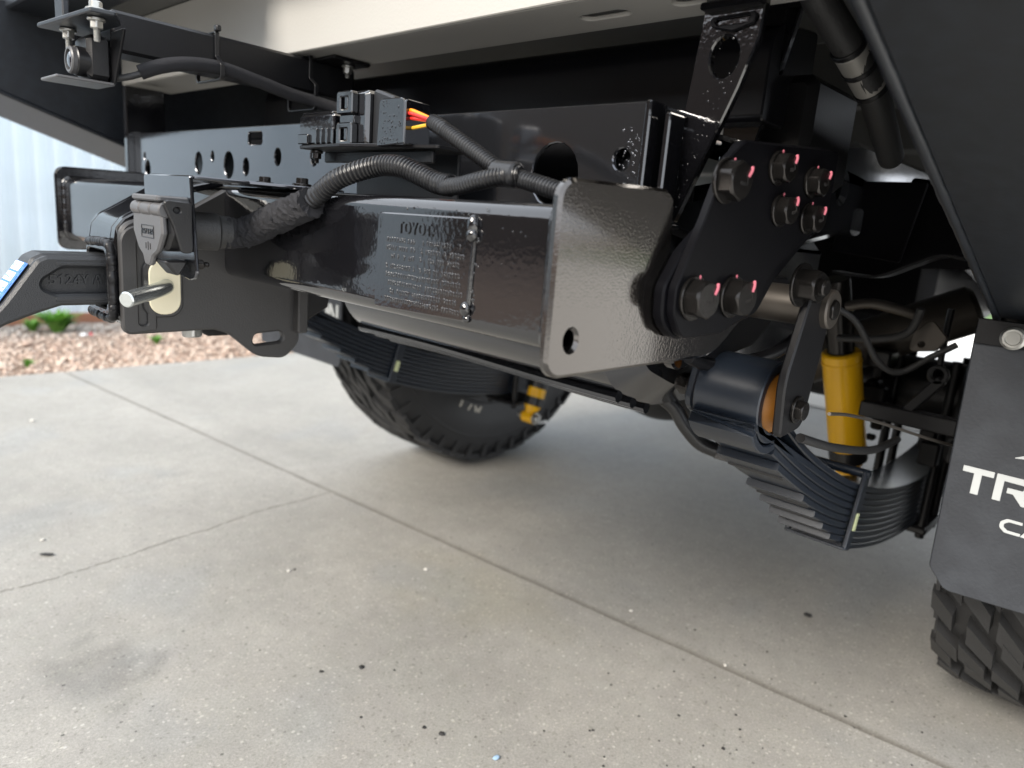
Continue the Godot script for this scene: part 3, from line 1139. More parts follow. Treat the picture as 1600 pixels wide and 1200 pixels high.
func socket(t: Node3D) -> void:
	var g := G.new()
	# bracket: rear plate that turns forward over the tow bar
	g.plate(outline([[-694, 637, 3], [-597, 637, 2], [-587, 556, 14], [-600, 553, 12], [-660, 560, 6], [-690, 590, 6]]), [], zp(-253), 0, 3, 0.8)
	g.plate(outline([[-694, 254, 2], [-697, 300, 6], [-690, 384, 6], [-578, 384, 4], [-576, 352, 8], [-594, 300, 10], [-598, 254, 2]]), [G.circle(14, 14, Vector2(-640, 300), 8)], yp(634.5), 0, 3, 0.8)
	var br := part("trailer_socket", g, M.chassis, t)
	for b in [Vector3(-668, 637.5, -352), Vector3(-603, 637.5, -354)]:
		g = G.new()
		hex_head(g, 10, 5, 8.5, G.along(b, b + Vector3.UP))
		nut_and_stud(g, b - Vector3(0, 3.2, 0), Vector3.DOWN, 10, 5)
		part("bracket_bolt", g, M.bolt_black, br)
	# body behind the lid
	g = G.new()
	var body := outline([[-572, 626, 7], [-519, 626, 7], [-517, 590, 8], [-527, 572, 10], [-563, 572, 10], [-573, 590, 8]])
	var tr := Transform3D(Basis.from_scale(Vector3(1.08, 0.8, 1)), Vector3(-33, 118, -18))
	g.plate(body, [], tr * zp(-233), 0, 19, 3.0)
	part("socket_body", g, M.plastic, br)
	# lid with hinge knuckles, pull tab
	g = G.new()
	g.plate(outline([[-574, 612, 5], [-520, 612, 5], [-518, 590, 6], [-528, 572, 12], [-538, 566, 4], [-543, 556, 4], [-553, 556, 4], [-557, 566, 4], [-565, 572, 12], [-575, 590, 6]]), [], tr * zp(-213), 0, 5, 1.6)
	part("lid", g, M.plastic_grey, br)
	g = G.new()
	for kk in [[-575.0, -558.0], [-556.0, -538.0], [-536.0, -519.0]]:
		g.cyl(tr * Vector3(kk[0], 613, -212), tr * Vector3(kk[1], 613, -212), 6.2, 18, 1.0)
	g.plate(outline([[-572, 218, 3], [-572, 206, 3], [-521, 206, 3], [-521, 231, 2], [-572, 231, 2]]), [], tr * yp(621), 0, 6, 1.5)
	part("hinge", g, M.plastic_grey, br)
	g = G.new()
	g.plate(xo([[-207, 624, 4], [-231, 622, 3], [-231, 572, 4], [-222, 572, 4], [-216, 598, 4]]), [G.circle(2.6, 12, Vector2(219, 614))], tr * xp(-519), 0, 4, 1.0)
	part("cheek", g, M.plastic, br)
	g = G.new()
	g.plate(outline([[-557, 597, 1], [-533, 597, 1], [-533, 584, 1], [-557, 584, 1]]), [outline([[-556.2, 596.2, 0.6], [-533.8, 596.2, 0.6], [-533.8, 584.8, 0.6], [-556.2, 584.8, 0.6]])], tr * zp(-208.2), 0, 0.7, 0.2)
	for k in 3:
		g.box(tr * Vector3(-549 + k * 4.2, 576, -208), Vector3(0.9, 7 - absf(k - 1) * 2, 0.9), 0.2)
	part("lid_emblem", g, M.plastic, br)
	put("lid_lettering", text_mesh("15/12A", 5.2, 0.9, M.plastic, true), br, tr * Transform3D(Basis(), Vector3(-545, 590.5, -207.8)))
	g = G.new()
	g.plate(xo([[-210, 564, 2], [-231, 564, 2], [-222, 546, 3]]), [], tr * xp(-542), 0, 20, 2.0)
	part("latch", g, M.plastic, br)
	# boot and foam sleeve on the cable side
	g = G.new()
	g.cyl(Vector3(-640, 592, -255), Vector3(-632, 592, -290), 16.5, 24, 2.0)
	g.cyl(Vector3(-633, 592, -285), Vector3(-630, 592, -300), 15.0, 24, 1.0, 14.0)
	part("boot", g, M.rubber, br)
	for k in 1:
		g = G.new()
		nut_and_stud(g, Vector3(-600, 566, -253), Vector3(0, 0, -1), 8, 6)
		part("fixing_nut", g, M.bolt_black, br)
	# foam sleeve
	var pts := G.smooth([Vector3(-631, 592, -294), Vector3(-628, 592, -306), Vector3(-616, 597, -315), Vector3(-590, 606, -317), Vector3(-556, 616, -318), Vector3(-528, 624, -319)], 2.2)
	var radii := []
	for i in pts.size():
		radii.push_back(1.0 - 0.12 * float(i) / pts.size() + rng.randf_range(-0.05, 0.05))
	g = G.new()
	g.sweep(pts, G.circle(13.5, 28), radii)
	var nz := FastNoiseLite.new()
	nz.seed = 8
	nz.frequency = 0.35
	for i in g.v.size():
		var p := g.v[i]
		g.v[i] = p + Vector3(nz.get_noise_3dv(p), nz.get_noise_3dv(p + Vector3(50, 0, 0)), nz.get_noise_3dv(p + Vector3(0, 70, 0))) * 3.0
	tag(part("foam_sleeve", g, M.foam, br), "fuzzy black foam sleeve round the trailer cable")


func harness(t: Node3D) -> void:
	# conduit that leaves the sleeve and arches over the tow bar
	var c := part("wiring_conduit", conduit([Vector3(-538, 621, -319), Vector3(-522, 632, -323), Vector3(-504, 645, -330), Vector3(-477, 655.5, -345), Vector3(-455, 656, -350), Vector3(-436, 651, -353), Vector3(-415, 645, -354), Vector3(-399, 643.5, -354)], 8.2), M.plastic, t)
	tag(c, "corrugated black conduit arching over the tow bar")
	part("conduit_branch", conduit([Vector3(-404, 642, -352), Vector3(-385, 643.5, -350), Vector3(-367, 647, -350), Vector3(-348, 651, -354), Vector3(-336, 652, -358)], 6.4, 2.8), M.plastic, c)
	part("conduit_branch", conduit([Vector3(-438, 690, -366), Vector3(-420, 683, -364), Vector3(-386, 668, -362), Vector3(-352, 653.5, -360), Vector3(-318, 646, -360), Vector3(-292, 640, -360), Vector3(-276, 632, -362)], 6.2, 2.8), M.plastic, c)
	var joint := G.new()
	joint.cyl(Vector3(-360, 653, -358), Vector3(-338, 652, -358), 8.6, 16, 1.5)
	part("conduit_joint", joint, M.plastic, c)
	var wi := 0
	for w in [["wire_orange", 5.0, 1.0], ["wire_red", 0.0, 0.0], ["wire_amber", -6.0, -2.0], ["wire_orange", 2.0, -2.0], ["wire_red", 3.0, 2.0]]:
		var g := G.new()
		g.tube([Vector3(-500, 696 + w[1], -382 + w[2]), Vector3(-480, 696 + w[1] * 1.2, -377 + w[2]), Vector3(-462, 694 + w[1] * 0.9, -371 + w[2]), Vector3(-440, 691 + w[1] * 0.3, -366 + w[2])], 1.5, 4.0, 8)
		part("wire", g, M[w[0]], c)
		wi += 1
	# relay holder and bracket
	var g := G.new()
	g.plate(outline([[-640, 372, 2], [-640, 392, 2], [-600, 420, 3], [-455, 425, 3], [-452, 385, 3], [-530, 368, 6], [-560, 364, 6]]), [], yp(673.5), 0, 3.0, 0.6)
	g.box(Vector3(-545, 668, -392), Vector3(160, 10, 4), 1.0)
	g.box(Vector3(-548, 655, -428), Vector3(150, 40, 4), 1.0)
	var b := part("relay_bracket", g, M.satin, t)
	g = G.new()
	nut_and_stud(g, Vector3(-622, 673, -380), Vector3.DOWN, 8, 5)
	g.cyl(Vector3(-622, 676, -380), Vector3(-622, 684, -380), 3.0, 10)
	g.box(Vector3(-626, 684, -378), Vector3(20, 2, 4), 0.5)
	part("bracket_bolt", g, M.bolt_black, b)
	g = G.new()
	g.box(Vector3(-613, 690.5, -388), Vector3(58, 27, 30), 2.0)
	g.box(Vector3(-616, 705, -388), Vector3(52, 3, 24), 1.0)
	for k in 4:
		g.box(Vector3(-610 + k * 9, 684, -372.3), Vector3(3, 14, 2.4), 0.5)
	g.box(Vector3(-632, 682, -372), Vector3(18, 9, 3), 0.8)
	tag(part("relay_box", g, M.gloss, b), "low ribbed relay box")
	# tall block with two square clip windows
	g = G.new()
	for yy in [[718.0, 705.0], [692.0, 679.0]]:
		g.plate(outline([[-577, yy[1] - 3, 2], [-553, yy[1] - 3, 2], [-553, yy[0] + 3, 3], [-577, yy[0] + 3, 3]]), [outline([[-571, yy[1] + 1, 1], [-559, yy[1] + 1, 1], [-559, yy[0] - 2, 1], [-571, yy[0] - 2, 1]])], zp(-378), 0, 7, 1.0)
		g.box(Vector3(-565, (yy[0] + yy[1]) * 0.5, -376), Vector3(5, 11, 6), 0.8)
	g.box(Vector3(-565, 698, -376.5), Vector3(22, 8, 5), 1.0)
	g.box(Vector3(-559, 699, -396), Vector3(38, 46, 36), 3.0)
	part("relay_block", g, M.gloss, b)
	g = G.new()
	g.plate(outline([[-541, 675, 1], [-541, 724, 3], [-512, 716, 3], [-512, 675, 1]]), [], zp(-396), 0, 12, 2.0)
	part("spacer_block", g, M.plastic, b)
	g = G.new()
	g.plate(outline([[-513, 674, 1], [-477, 676, 1], [-478, 711, 6], [-511, 711, 4]]), [], zp(-372), 0, 2.6, 0.7)
	g.plate(xo([[-370, 675, 1], [-396, 677, 1], [-396, 709, 3], [-370, 710, 3]]), [], xp(-479.5), 0, 2.6, 0.7)
	for k in 70:
		var yy2 := 676.0 + 34.0 * pow(rng.randf(), 1.3)
		g.blob(Vector3(rng.randf_range(-509, -481), yy2, -369.4), Vector3(1.1, 0.9, 0.4) * rng.randf_range(0.4, 1.2), 6)
	tag(part("cover_plate", g, M.gloss, b), "glossy black cover plate with paint runs")


func chassis(t: Node3D) -> void:
	# rails
	for xr in [[-372.0, -306.0], [-1200.0, -1134.0]]:
		var g := G.new()
		var prof := xo([[-462, 632, 4], [-640, 602, 30], [-900, 640, 60], [-1650, 640, 60], [-2100, 560, 60], [-3200, 560, 5], [-3200, 690, 5], [-2100, 690, 60], [-1650, 745, 60], [-900, 745, 60], [-640, 708, 30], [-462, 708, 4]])
		g.plate(prof, [G.circle(11, 14, Vector2(690, 655), 17), G.circle(14, 14, Vector2(860, 690))], xp(xr[0]), 0, xr[1] - xr[0], 6.0)
		part("chassis_rail", g, M.chassis, t)
	# rear cross member with its holes
	var holes := []
	for h in [[-1231, 659, 11, 13], [-1242, 678, 4, 6], [-1044, 668, 12, 15], [-1000, 677, 5, 7], [-952, 666, 14, 17], [-904, 664, 8, 11], [-824, 676, 8, 10], [-743, 676, 8, 10], [-386, 661, 24, 25], [-322, 673, 7.5, 8]]:
		holes.push_back(G.circle(h[2], 20, Vector2(h[0], h[1]), h[3]))
	holes.push_back(outline([[-898, 691, 4], [-862, 691, 4], [-862, 706, 4], [-898, 706, 4]]))
	var g := G.new()
	var lip := [[-1284, 625, 3], [-650, 625, 3], [-640, 632, 5], [-622, 646, 12], [-598, 646, 12], [-580, 632, 5], [-572, 625, 3], [-300, 625, 3], [-299, 713, 3], [-1250, 713, 3], [-1268, 716, 3], [-1284, 716, 3]]
	g.plate(outline(lip), holes, zp(-455), 0, 4.5, 1.0)
	var cm := part("rear_crossmember", g, M.chassis, t)
	g = G.new()
	g.box(Vector3(-790, 711, -482), Vector3(980, 4, 56), 1.2)
	part("flange", g, M.chassis, cm)
	g = G.new()
	g.box(Vector3(-790, 628, -482), Vector3(980, 4, 54), 1.2)
	part("flange", g, M.chassis, cm)
	g = G.new()
	g.box(Vector3(-790, 668, -540), Vector3(960, 86, 4), 1.0)
	part("inner_web", g, M.satin, cm)
	for u in [[-297.5, 668.0, -452.0, 5.0, 88.0, 22.0], [-284.0, 662.0, -456.0, 5.0, 84.0, 20.0], [-1291.0, 690.0, -470.0, 14.0, 190.0, 60.0]]:
		g = G.new()
		g.box(Vector3(u[0], u[1], u[2]), Vector3(u[3], u[4], u[5]), 1.2)
		part("end_upright", g, M.gloss, cm)
	# bright sprayed beads by the small hole
	g = G.new()
	for k in 45:
		g.blob(Vector3(-303 - absf(rng.randfn(0, 9)) - 4, 664 + rng.randfn(8, 13), -450.3), Vector3(1.0, 1.0, 0.5) * rng.randf_range(0.3, 1.1), 6)
	part("paint_beads", g, M.chassis, cm, 60.0)
	# glossy body cross bar above it
	g = G.new()
	g.plate(xo([[-600, 722, 6], [-600, 800, 26], [-690, 812, 6], [-690, 722, 6]]), [], xp(-1140), 0, 850, 1.5)
	part("body_crossbar", g, M.dull_black, t)
	# fuel tank: rounded across its section, ribbed below
	g = G.new()
	var sec := outline([[-520, 640, 20], [-520, 487, 62], [-610, 452, 120], [-900, 440, 80], [-960, 500, 60], [-960, 640, 20]], true, false, 9)
	g.plate(sec, [], xp(-812), 0, 467, 26.0)
	for k in 3:
		var path := []
		for i in 26:
			path.push_back(Vector3(-790 + 420 * i / 25.0, 470 - k * 9 + 2 * sin(i * 0.2), -556 - 26 * k))
		g.sweep(path, G.circle(6, 8))
	tag(part("fuel_tank", g, M.chassis, t), "dark rounded fuel tank behind the tow bar")


func strut_and_bolts(t: Node3D) -> void:
	# tall tapered upright with a large hole, and its twin in front
	var g := G.new()
	g.plate(outline([[-297, 800, 0], [-250, 800, 4], [-252, 762, 3], [-263, 728, 0], [-303, 629, 3], [-312, 636, 3], [-306, 700, 0], [-299, 768, 3]]), [G.circle(11.5, 22, Vector2(-277, 750), 14.5)], zp(-508), 0, 8, 1.2)
	var st := part("tray_upright", g, M.gloss, t)
	g = G.new()
	g.plate(outline([[-335, 900, 0], [-262, 900, 4], [-282, 800, 3], [-309, 674, 3], [-335, 674, 3]]), [G.circle(12, 20, Vector2(-306, 760), 15)], zp(-628), 0, 8, 1.2)
	part("upright_twin", g, M.gloss, st)
	g = G.new()
	g.box(Vector3(-274, 784, -498), Vector3(46, 5, 14), 1.2)
	g.plate(outline([[-292, 777, 5], [-254, 778, 5], [-256, 770, 4], [-272, 766, 5], [-288, 770, 4]]), [outline([[-288, 775, 2], [-258, 776, 2], [-262, 771, 2], [-284, 771, 2]])], zp(-500), 0, 3, 0.8)
	g.box(Vector3(-282, 846, -545), Vector3(60, 90, 70), 3.0)
	part("upright_cap", g, M.satin_dark, st)
	g = G.new()
	for k in 70:
		var y := 640 + 130 * pow(rng.randf(), 1.6)
		var xr := lerpf(-303, -255, (y - 630) / 132.0)
		g.blob(Vector3(xr - 3 - absf(rng.randfn(0, 9)), y, -500), Vector3(0.9, 0.9, 0.5) * rng.randf_range(0.3, 1.1), 6)
	part("paint_beads", g, M.gloss, st, 60.0)
	# stacked side plates: a thick outer shape and a thinner washer plate on it
	g = G.new()
	g.plate(xo([[-160, 690, 16], [-150, 665, 14], [-136, 634, 14], [-110, 612, 16], [-94, 587, 16], [-96, 564, 18], [-113, 551, 16], [-180, 558, 20], [-214, 567, 20], [-233, 593, 20], [-290, 638, 10], [-290, 700, 6]]), [], side_frame * xp(0), 0, 9, 1.4)
	var sp := part("mounting_plate", g, M.satin_dark, t)
	g = G.new()
	g.plate(xo([[-154, 688, 14], [-136, 674, 12], [-120, 633, 26], [-108, 609, 26], [-98, 587, 16], [-99, 570, 18], [-111, 553, 14], [-158, 555, 12], [-195, 570, 20], [-217, 602, 30], [-289, 646, 10], [-289, 698, 4]]), [], side_frame * xp(9), 0, 7, 0.9)
	part("washer_plate", g, M.satin_dark, sp)
	var big := bolt_mesh(24.0, M.bolt_black, true)
	var small := bolt_mesh(19.0, M.bolt_black, true)
	for b in [[581, -117, 0.0], [582, -164, 0.2], [660, -136, -0.15], [675, -199, 0.1], [670, -252, 0.0], [646, -211, 0.25], [643, -254, 0.1]]:
		put("bolt", big if b[1] > -170 else small, sp, side_frame * Transform3D(Basis(Vector3(1, 0, 0), b[2]), Vector3(16, b[0], b[1])))
	g = G.new()
	nut_and_stud(g, side_frame * Vector3(15, 591, -264), side_frame.basis.x, 24, 8)
	part("nut", g, M.bolt_black, sp)
	# spring hanger on the rail: glossy gusset, curved lower plate and cross tube
	g = G.new()
	g.plate(xo([[-540, 600, 4], [-700, 600, 4], [-700, 540, 30], [-640, 515, 40], [-560, 500, 20], [-545, 540, 6]]), [], xp(-330), 0, 12, 2.0)
	var hg := part("spring_hanger", g, M.gloss, t)
	g = G.new()
	g.pipe(Vector3(-326, 571, -632), Vector3(-214, 571, -632), 17, 9, 24, 1.5)
	part("hanger_tube", g, M.muffler, hg)
	g = G.new()
	g.tube([Vector3(-300, 520, -552), Vector3(-296, 512, -580), Vector3(-286, 512, -616), Vector3(-270, 522, -660), Vector3(-262, 540, -700)], 6.0, 6.0, 12)
	g.plate(xo([[-548, 524, 6], [-590, 516, 20], [-660, 524, 20], [-720, 560, 6], [-720, 590, 4], [-548, 590, 4]]), [], xp(-300), 0, 7, 1.2)
	part("hanger_gusset", g, M.satin, hg)
	# black box and filler parts in the dark above the rail
	g = G.new()
	g.box(Vector3(-305, 722, -700), Vector3(78, 92, 110), 8.0)
	part("bump_stop_box", g, M.satin, t)


func tray(t: Node3D) -> void:
	var g := G.new()
	# floor sheet and lateral channels
	g.box(Vector3(-752, 894, -1718), Vector3(1500, 12, 2640), 2.0)
	var f := part("tray_floor", g, M.alloy_dull_shaded, t)
	for z in [-460.0, -1010.0, -1500.0, -2000.0, -2500.0]:
		g = G.new()
		var low := -22.0 if z > -600 else 0.0
		# C channel: bright rear web, bottom flange with slots
		g.box(Vector3(-752, 851 + low * 0.5, z - 2), Vector3(1210 if z > -600 else 1560, 72 - low, 4), 1.0)
		var slots := []
		for k in 3:
			var sx := -393.0 + k * 88.0
			slots.push_back(outline([[sx - 24, z - 37, 8], [sx + 24, z - 37, 8], [sx + 24, z - 53, 8], [sx - 24, z - 53, 8]], false, true))
		g.plate(outline([[-1358, z - 4, 0], [-146, z - 4, 0], [-146, z - 80, 2], [-1358, z - 80, 2]], false, true), slots, yp(815 + low), 0, 4, 1.0)
		tag(part("tray_crossmember", g, M.alloy if z > -600 else M.alloy_dull_shaded, f), "")  # forward channels get a darker alloy copy, shade put into the colour
	g = G.new()
	g.box(Vector3(-1120, 898, -350), Vector3(510, 50, 90), 3.0)
	part("tail_rail", g, M.panel, f)
	# underbody boxes with a raked underside, on both sides behind the wheels
	for side in [[-135.0, 122.0, "right-hand underbody box with a raked underside"], [-1640.0, -1369.0, "left-hand underbody box with a raked underside"]]:
		g = G.new()
		g.plate(xo([[-262, 762, 4], [-876, 566, 4], [-876, 887, 3], [-262, 887, 3]]), [], xp(side[0]), 0, side[1] - side[0], 4.0)
		var b := part("underbody_box", g, M.panel, t)
		b.set_meta("label", side[2])
		# folded seam along the inner lower edge
		var e := G.new()
		var xe: float = side[0] if side[0] > -500 else side[1]
		var path := []
		var rr := []
		for i in 60:
			var k := i / 59.0
			path.push_back(Vector3(xe, lerpf(762, 566, k), lerpf(-262, -876, k)))
			rr.push_back(1.0 + 0.22 * absf(sin(i * 0.9)) * rng.randf())
		e.sweep(path, G.circle(3.2, 8), rr)
		part("seam", e, M.panel, b, 60.0)
	# filler hose, dark rubber with a bare metal sleeve and clamps
	g = G.new()
	g.tube([Vector3(-262, 880, -520), Vector3(-246, 815, -548), Vector3(-236, 790, -580), Vector3(-228, 772, -612), Vector3(-222, 752, -650), Vector3(-226, 735, -700), Vector3(-240, 715, -790)], 12.0, 8.0, 18)
	var h := part("filler_hose", g, M.rubber, t)
	g = G.new()
	g.cyl(Vector3(-229.5, 774, -608), Vector3(-221.5, 751, -652), 12.8, 20, 1.0)
	part("metal_sleeve", g, M.hose_metal, h)
	for k in [[-229.8, 775.5, -606.0], [-226.0, 764.5, -626.0], [-221.8, 752.5, -649.0]]:
		g = G.new()
		var d := Vector3(8, -23, -44).normalized()
		g.cyl(Vector3(k[0], k[1], k[2]) - d * 3, Vector3(k[0], k[1], k[2]) + d * 2, 14.0, 20, 0.8)
		part("hose_clamp", g, M.satin, h)
	var cab := G.new()
	cab.plate(xo([[-2700, 470, 40], [-2700, 1500, 40], [-3900, 1500, 40], [-3900, 470, 60]]), [], xp(-1600), 0, 1740, 10.0)
	part("cab_underside", cab, M.satin_dark, t)
	cab = G.new()
	cab.box(Vector3(-600, 560, -2300), Vector3(360, 220, 900), 30.0)
	part("transmission", cab, M.satin_dark, t)
	# brackets in the shadow between box and rail
	g = G.new()
	g.plate(outline([[-255, 606, 4], [-178, 612, 4], [-182, 640, 0], [-208, 706, 4], [-262, 712, 4], [-270, 640, 10]]), [], zp(-960), 0, 4, 1.0)
	var gb := part("guard_bracket", g, M.satin_dark, t)
	g = G.new()
	g.plate(outline([[-330, 620, 4], [-250, 612, 4], [-236, 704, 4], [-320, 704, 4]]), [outline([[-312, 640, 6], [-300, 640, 6], [-300, 672, 6], [-312, 672, 6]])], zp(-930), 0, 4, 1.0)
	part("slotted_plate", g, M.satin_dark, gb)
	g = G.new()
	g.sweep(G.smooth([Vector3(-310, 596, -900), Vector3(-280, 594, -900), Vector3(-255, 597, -900), Vector3(-226, 612, -900), Vector3(-200, 624, -900), Vector3(-176, 622, -900)], 6.0), PackedVector2Array([Vector2(-1.5, -16), Vector2(1.5, -16), Vector2(1.5, 16), Vector2(-1.5, 16)]), [], true, Vector3(0, 0, 1))
	part("curved_strip", g, M.satin, gb)


func camera_unit(t: Node3D) -> void:
	# square beam under the tray that carries the reversing camera
	var g := G.new()
	g.box(Vector3(-822, 771, -402), Vector3(44, 38, 278), 3.0)
	var b := part("camera_beam", g, M.satin, t)
	g = G.new()
	g.plate(outline([[-850, 490, 3], [-850, 536, 4], [-760, 536, 4], [-760, 484, 3]]), [], yp(788.5), 0, 4, 1.0)
	part("beam_foot", g, M.satin, b)
	g = G.new()
	nut_and_stud(g, Vector3(-780, 788, -516), Vector3.DOWN, 10, 6)
	part("foot_bolt", g, M.zinc, b)
	# cross plate at the rear end, with its two bolts and a strap up to the tray
	g = G.new()
	g.plate(outline([[-868, 218, 2], [-738, 226, 3], [-733, 246, 3], [-770, 262, 3], [-866, 260, 3]]), [], yp(770), 0, 4, 0.9)
	part("cross_plate", g, M.panel, b)
	g = G.new()
	g.box(Vector3(-836, 830, -232), Vector3(24, 112, 6), 1.2)
	part("strap", g, M.panel, b)
	for p in [Vector3(-838, 769.5, -237), Vector3(-757, 769.5, -237)]:
		g = G.new()
		nut_and_stud(g, p, Vector3.DOWN, 10, 12)
		hex_head(g, 10, 6, 8.5, G.along(p + Vector3(0, 5.0, 0), p + Vector3(0, 9, 0)))
		part("bracket_bolt", g, M.zinc, b)
	# folded shield: front panel and lower lip round the camera
	g = G.new()
	g.plate(outline([[-866, 769, 1], [-768, 769, 1], [-799, 722, 2], [-850, 722, 2]]), [], zp(-266), 0, 2.5, 0.6)
	part("shield", g, M.satin, b)
	g = G.new()
	g.plate(outline([[-858, 216, 2], [-806, 216, 2], [-799, 265, 2], [-850, 265, 2]]), [], yp(720), 0, 2.5, 0.6)
	part("shield_lip", g, M.plastic_grey, b)
	g = G.new()
	g.box(Vector3(-824, 744, -254), Vector3(40, 40, 22), 4.0)
	g.cyl(Vector3(-818, 739, -250), Vector3(-818, 739, -234), 13.5, 26, 2.0)
	part("reversing_camera", g, M.plastic, b)
	g = G.new()
	g.blob(Vector3(-818, 739, -234), Vector3(9.5, 9.5, 4.5), 22)
	part("lens", g, M.lens, b, 60.0)
	g = G.new()
	g.pipe(Vector3(-818, 739, -236), Vector3(-818, 739, -230), 12.5, 9.5, 28, 1.2)
	part("lens_ring", g, M.plastic_grey, b)
	# cable in its sleeve along the beam's underside, cable ties
	g = G.new()
	g.tube([Vector3(-806, 728, -268), Vector3(-800, 732, -280), Vector3(-796, 740, -296)], 3.2, 5.0, 10)
	part("camera_cable", g, M.rubber, b)
	g = G.new()
	g.tube([Vector3(-800, 737, -288), Vector3(-795, 746, -306), Vector3(-794, 754, -334), Vector3(-796, 757, -370), Vector3(-796, 752, -410), Vector3(-794, 745, -450), Vector3(-786, 740, -490), Vector3(-760, 728, -540), Vector3(-730, 712, -600)], 7.0, 6.0, 14)
	part("cable_sleeve", g, M.foam, b)
	for z in [-366.0, -478.0]:
		g = G.new()
		var y0 := 744.0 if z > -400 else 732.0
		g.plate(outline([[-846.5, y0, 4], [-785, y0, 5], [-785, 760, 4], [-797.5, 768, 3], [-797.5, 793, 2], [-846.5, 793, 2]]), [outline([[-845, y0 + 1.5, 4], [-786.5, y0 + 1.5, 5], [-786.5, 760, 4], [-799, 768, 3], [-799, 791.6, 2], [-845, 791.6, 2]])], zp(z - 2), 0, 4.5, 0.3)
		g.box(Vector3(-797, 796, z), Vector3(7, 6, 6), 1.0)
		part("cable_tie", g, M.plastic, b)


var spring_lift := 0.0

func leaf_y(z: float) -> float:
	return 283.0 + spring_lift + 0.42e-3 * pow(z + 1290.0, 2)

func spring(t: Node3D, xc: float, label: String) -> void:
	var sp: MeshInstance3D
	var w := 62.0
	# eye and main leaf
	var g := G.new()
	g.pipe(Vector3(xc - w * 0.5, 486, -606), Vector3(xc + w * 0.5, 486, -606), 37, 29, 36, 1.2)
	sp = part("leaf_spring", g, M.satin_blue, t)
	sp.set_meta("label", label)
	var ends := [-640.0, -606.0, -625.0, -632.0, -652.0, -735.0, -780.0, -815.0, -850.0, -900.0]
	for i in 10:
		g = G.new()
		var path := []
		var z_end: float = ends[i]
		var n := 40
		for k in n + 1:
			var z := lerpf(z_end, -1850.0 + i * 30.0, float(k) / n)
			var slope := 2.0 * 0.42e-3 * (z + 1290.0)
			var nrm := Vector2(-slope, 1.0).normalized()   # (z, y)
			var d := 4.0 + i * 8.3
			var gap := 0.0
			var p := Vector3(xc, leaf_y(z) - nrm.y * (d + gap), z - nrm.x * (d + gap))
			if i == 0 and k < 3:
				p.y += [4.0, 2.0, 0.5][k]
			path.push_back(p)
		if i == 1:   # half wrap round the eye
			var wrap := []
			for k in 9:
				var a := lerpf(-2.75, -1.15, k / 8.0) - PI * 0.0
				wrap.push_back(Vector3(xc, 486 + sin(a) * 45.0, -606 - cos(a) * -45.0 * -1.0))
			wrap.reverse()
			wrap = []
			for k in 8:
				var a := deg_to_rad(lerpf(200, 285, k / 7.0))
				wrap.push_back(Vector3(xc, 486 + sin(a) * 43.0, -606 - cos(a) * 43.0))
			wrap.reverse()
			path = wrap + path.slice(5)
			path = G.smooth(path, 14.0)
		var tw := 1.0
		var ring := PackedVector2Array([Vector2(-w * 0.5 * tw, -2.6), Vector2(-w * 0.5 * tw + 1.4, -3.9), Vector2(w * 0.5 * tw - 1.4, -3.9), Vector2(w * 0.5 * tw, -2.6), Vector2(w * 0.5 * tw, 2.6), Vector2(w * 0.5 * tw - 1.4, 3.9), Vector2(-w * 0.5 * tw + 1.4, 3.9), Vector2(-w * 0.5 * tw, 2.6)])
		g.sweep(path, ring, [], true, Vector3(0, 1, 0))
		part("leaf", g, M.satin_blue, sp)
	# pads between the leaf tips
	for i in range(4, 9):
		g = G.new()
		var z: float = ends[i] - 16.0
		g.box(Vector3(xc, leaf_y(z) - 8.3 - i * 8.3, z), Vector3(w - 4, 4, 22), 1.0)
		part("tip_pad", g, M.plastic, sp)
	# bushes
	g = G.new()
	for s in [-1, 1]:
		g.cyl(Vector3(xc + s * w * 0.5 * 0.8, 486, -606), Vector3(xc + s * (w * 0.5 + 7), 486, -606), 28.5, 28, 3.0, 23)
	part("bush", g, M.bush_orange, sp)
	# clamp strap round the pack
	g = G.new()
	var zc0 := -905.0
	var yt := leaf_y(zc0)
	for s in [-1, 1]:
		var tr := Transform3D(Basis(Vector3(1, 0, 0), -0.30), Vector3(xc + s * (w * 0.5 + 4), yt - 31, zc0 + 10))
		g.box(Vector3.ZERO, Vector3(5, 98, 20), 1.2, tr)
	g.box(Vector3.ZERO, Vector3(w + 12, 4, 22), 1.2, Transform3D(Basis(Vector3(1, 0, 0), -0.30), Vector3(xc, yt - 77, zc0 + 25)))
	g.cyl(Vector3(xc - w * 0.5 - 8, yt + 13, zc0 - 4), Vector3(xc + w * 0.5 + 8, yt + 13, zc0 - 4), 6, 12)
	part("clamp", g, M.satin_blue, sp)
	g = G.new()
	g.box(Vector3.ZERO, Vector3(1.0, 22, 10), 0.2, Transform3D(Basis(Vector3(1, 0, 0), -0.30), Vector3(xc + w * 0.5 + 7.2, yt - 44, zc0 + 14)))
	part("paint_tag", g, M.label_pale, sp)
	# U bolts and plate at the axle
	g = G.new()
	g.box(Vector3(xc, 194, -1290), Vector3(100, 12, 96), 3.0)
	for dz in [-36, 36]:
		for s in [-1, 1]:
			g.cyl(Vector3(xc + s * 40, 180, -1290 + dz), Vector3(xc + s * 40, 470, -1290 + dz), 7, 10)
	part("axle_plate", g, M.satin, sp)


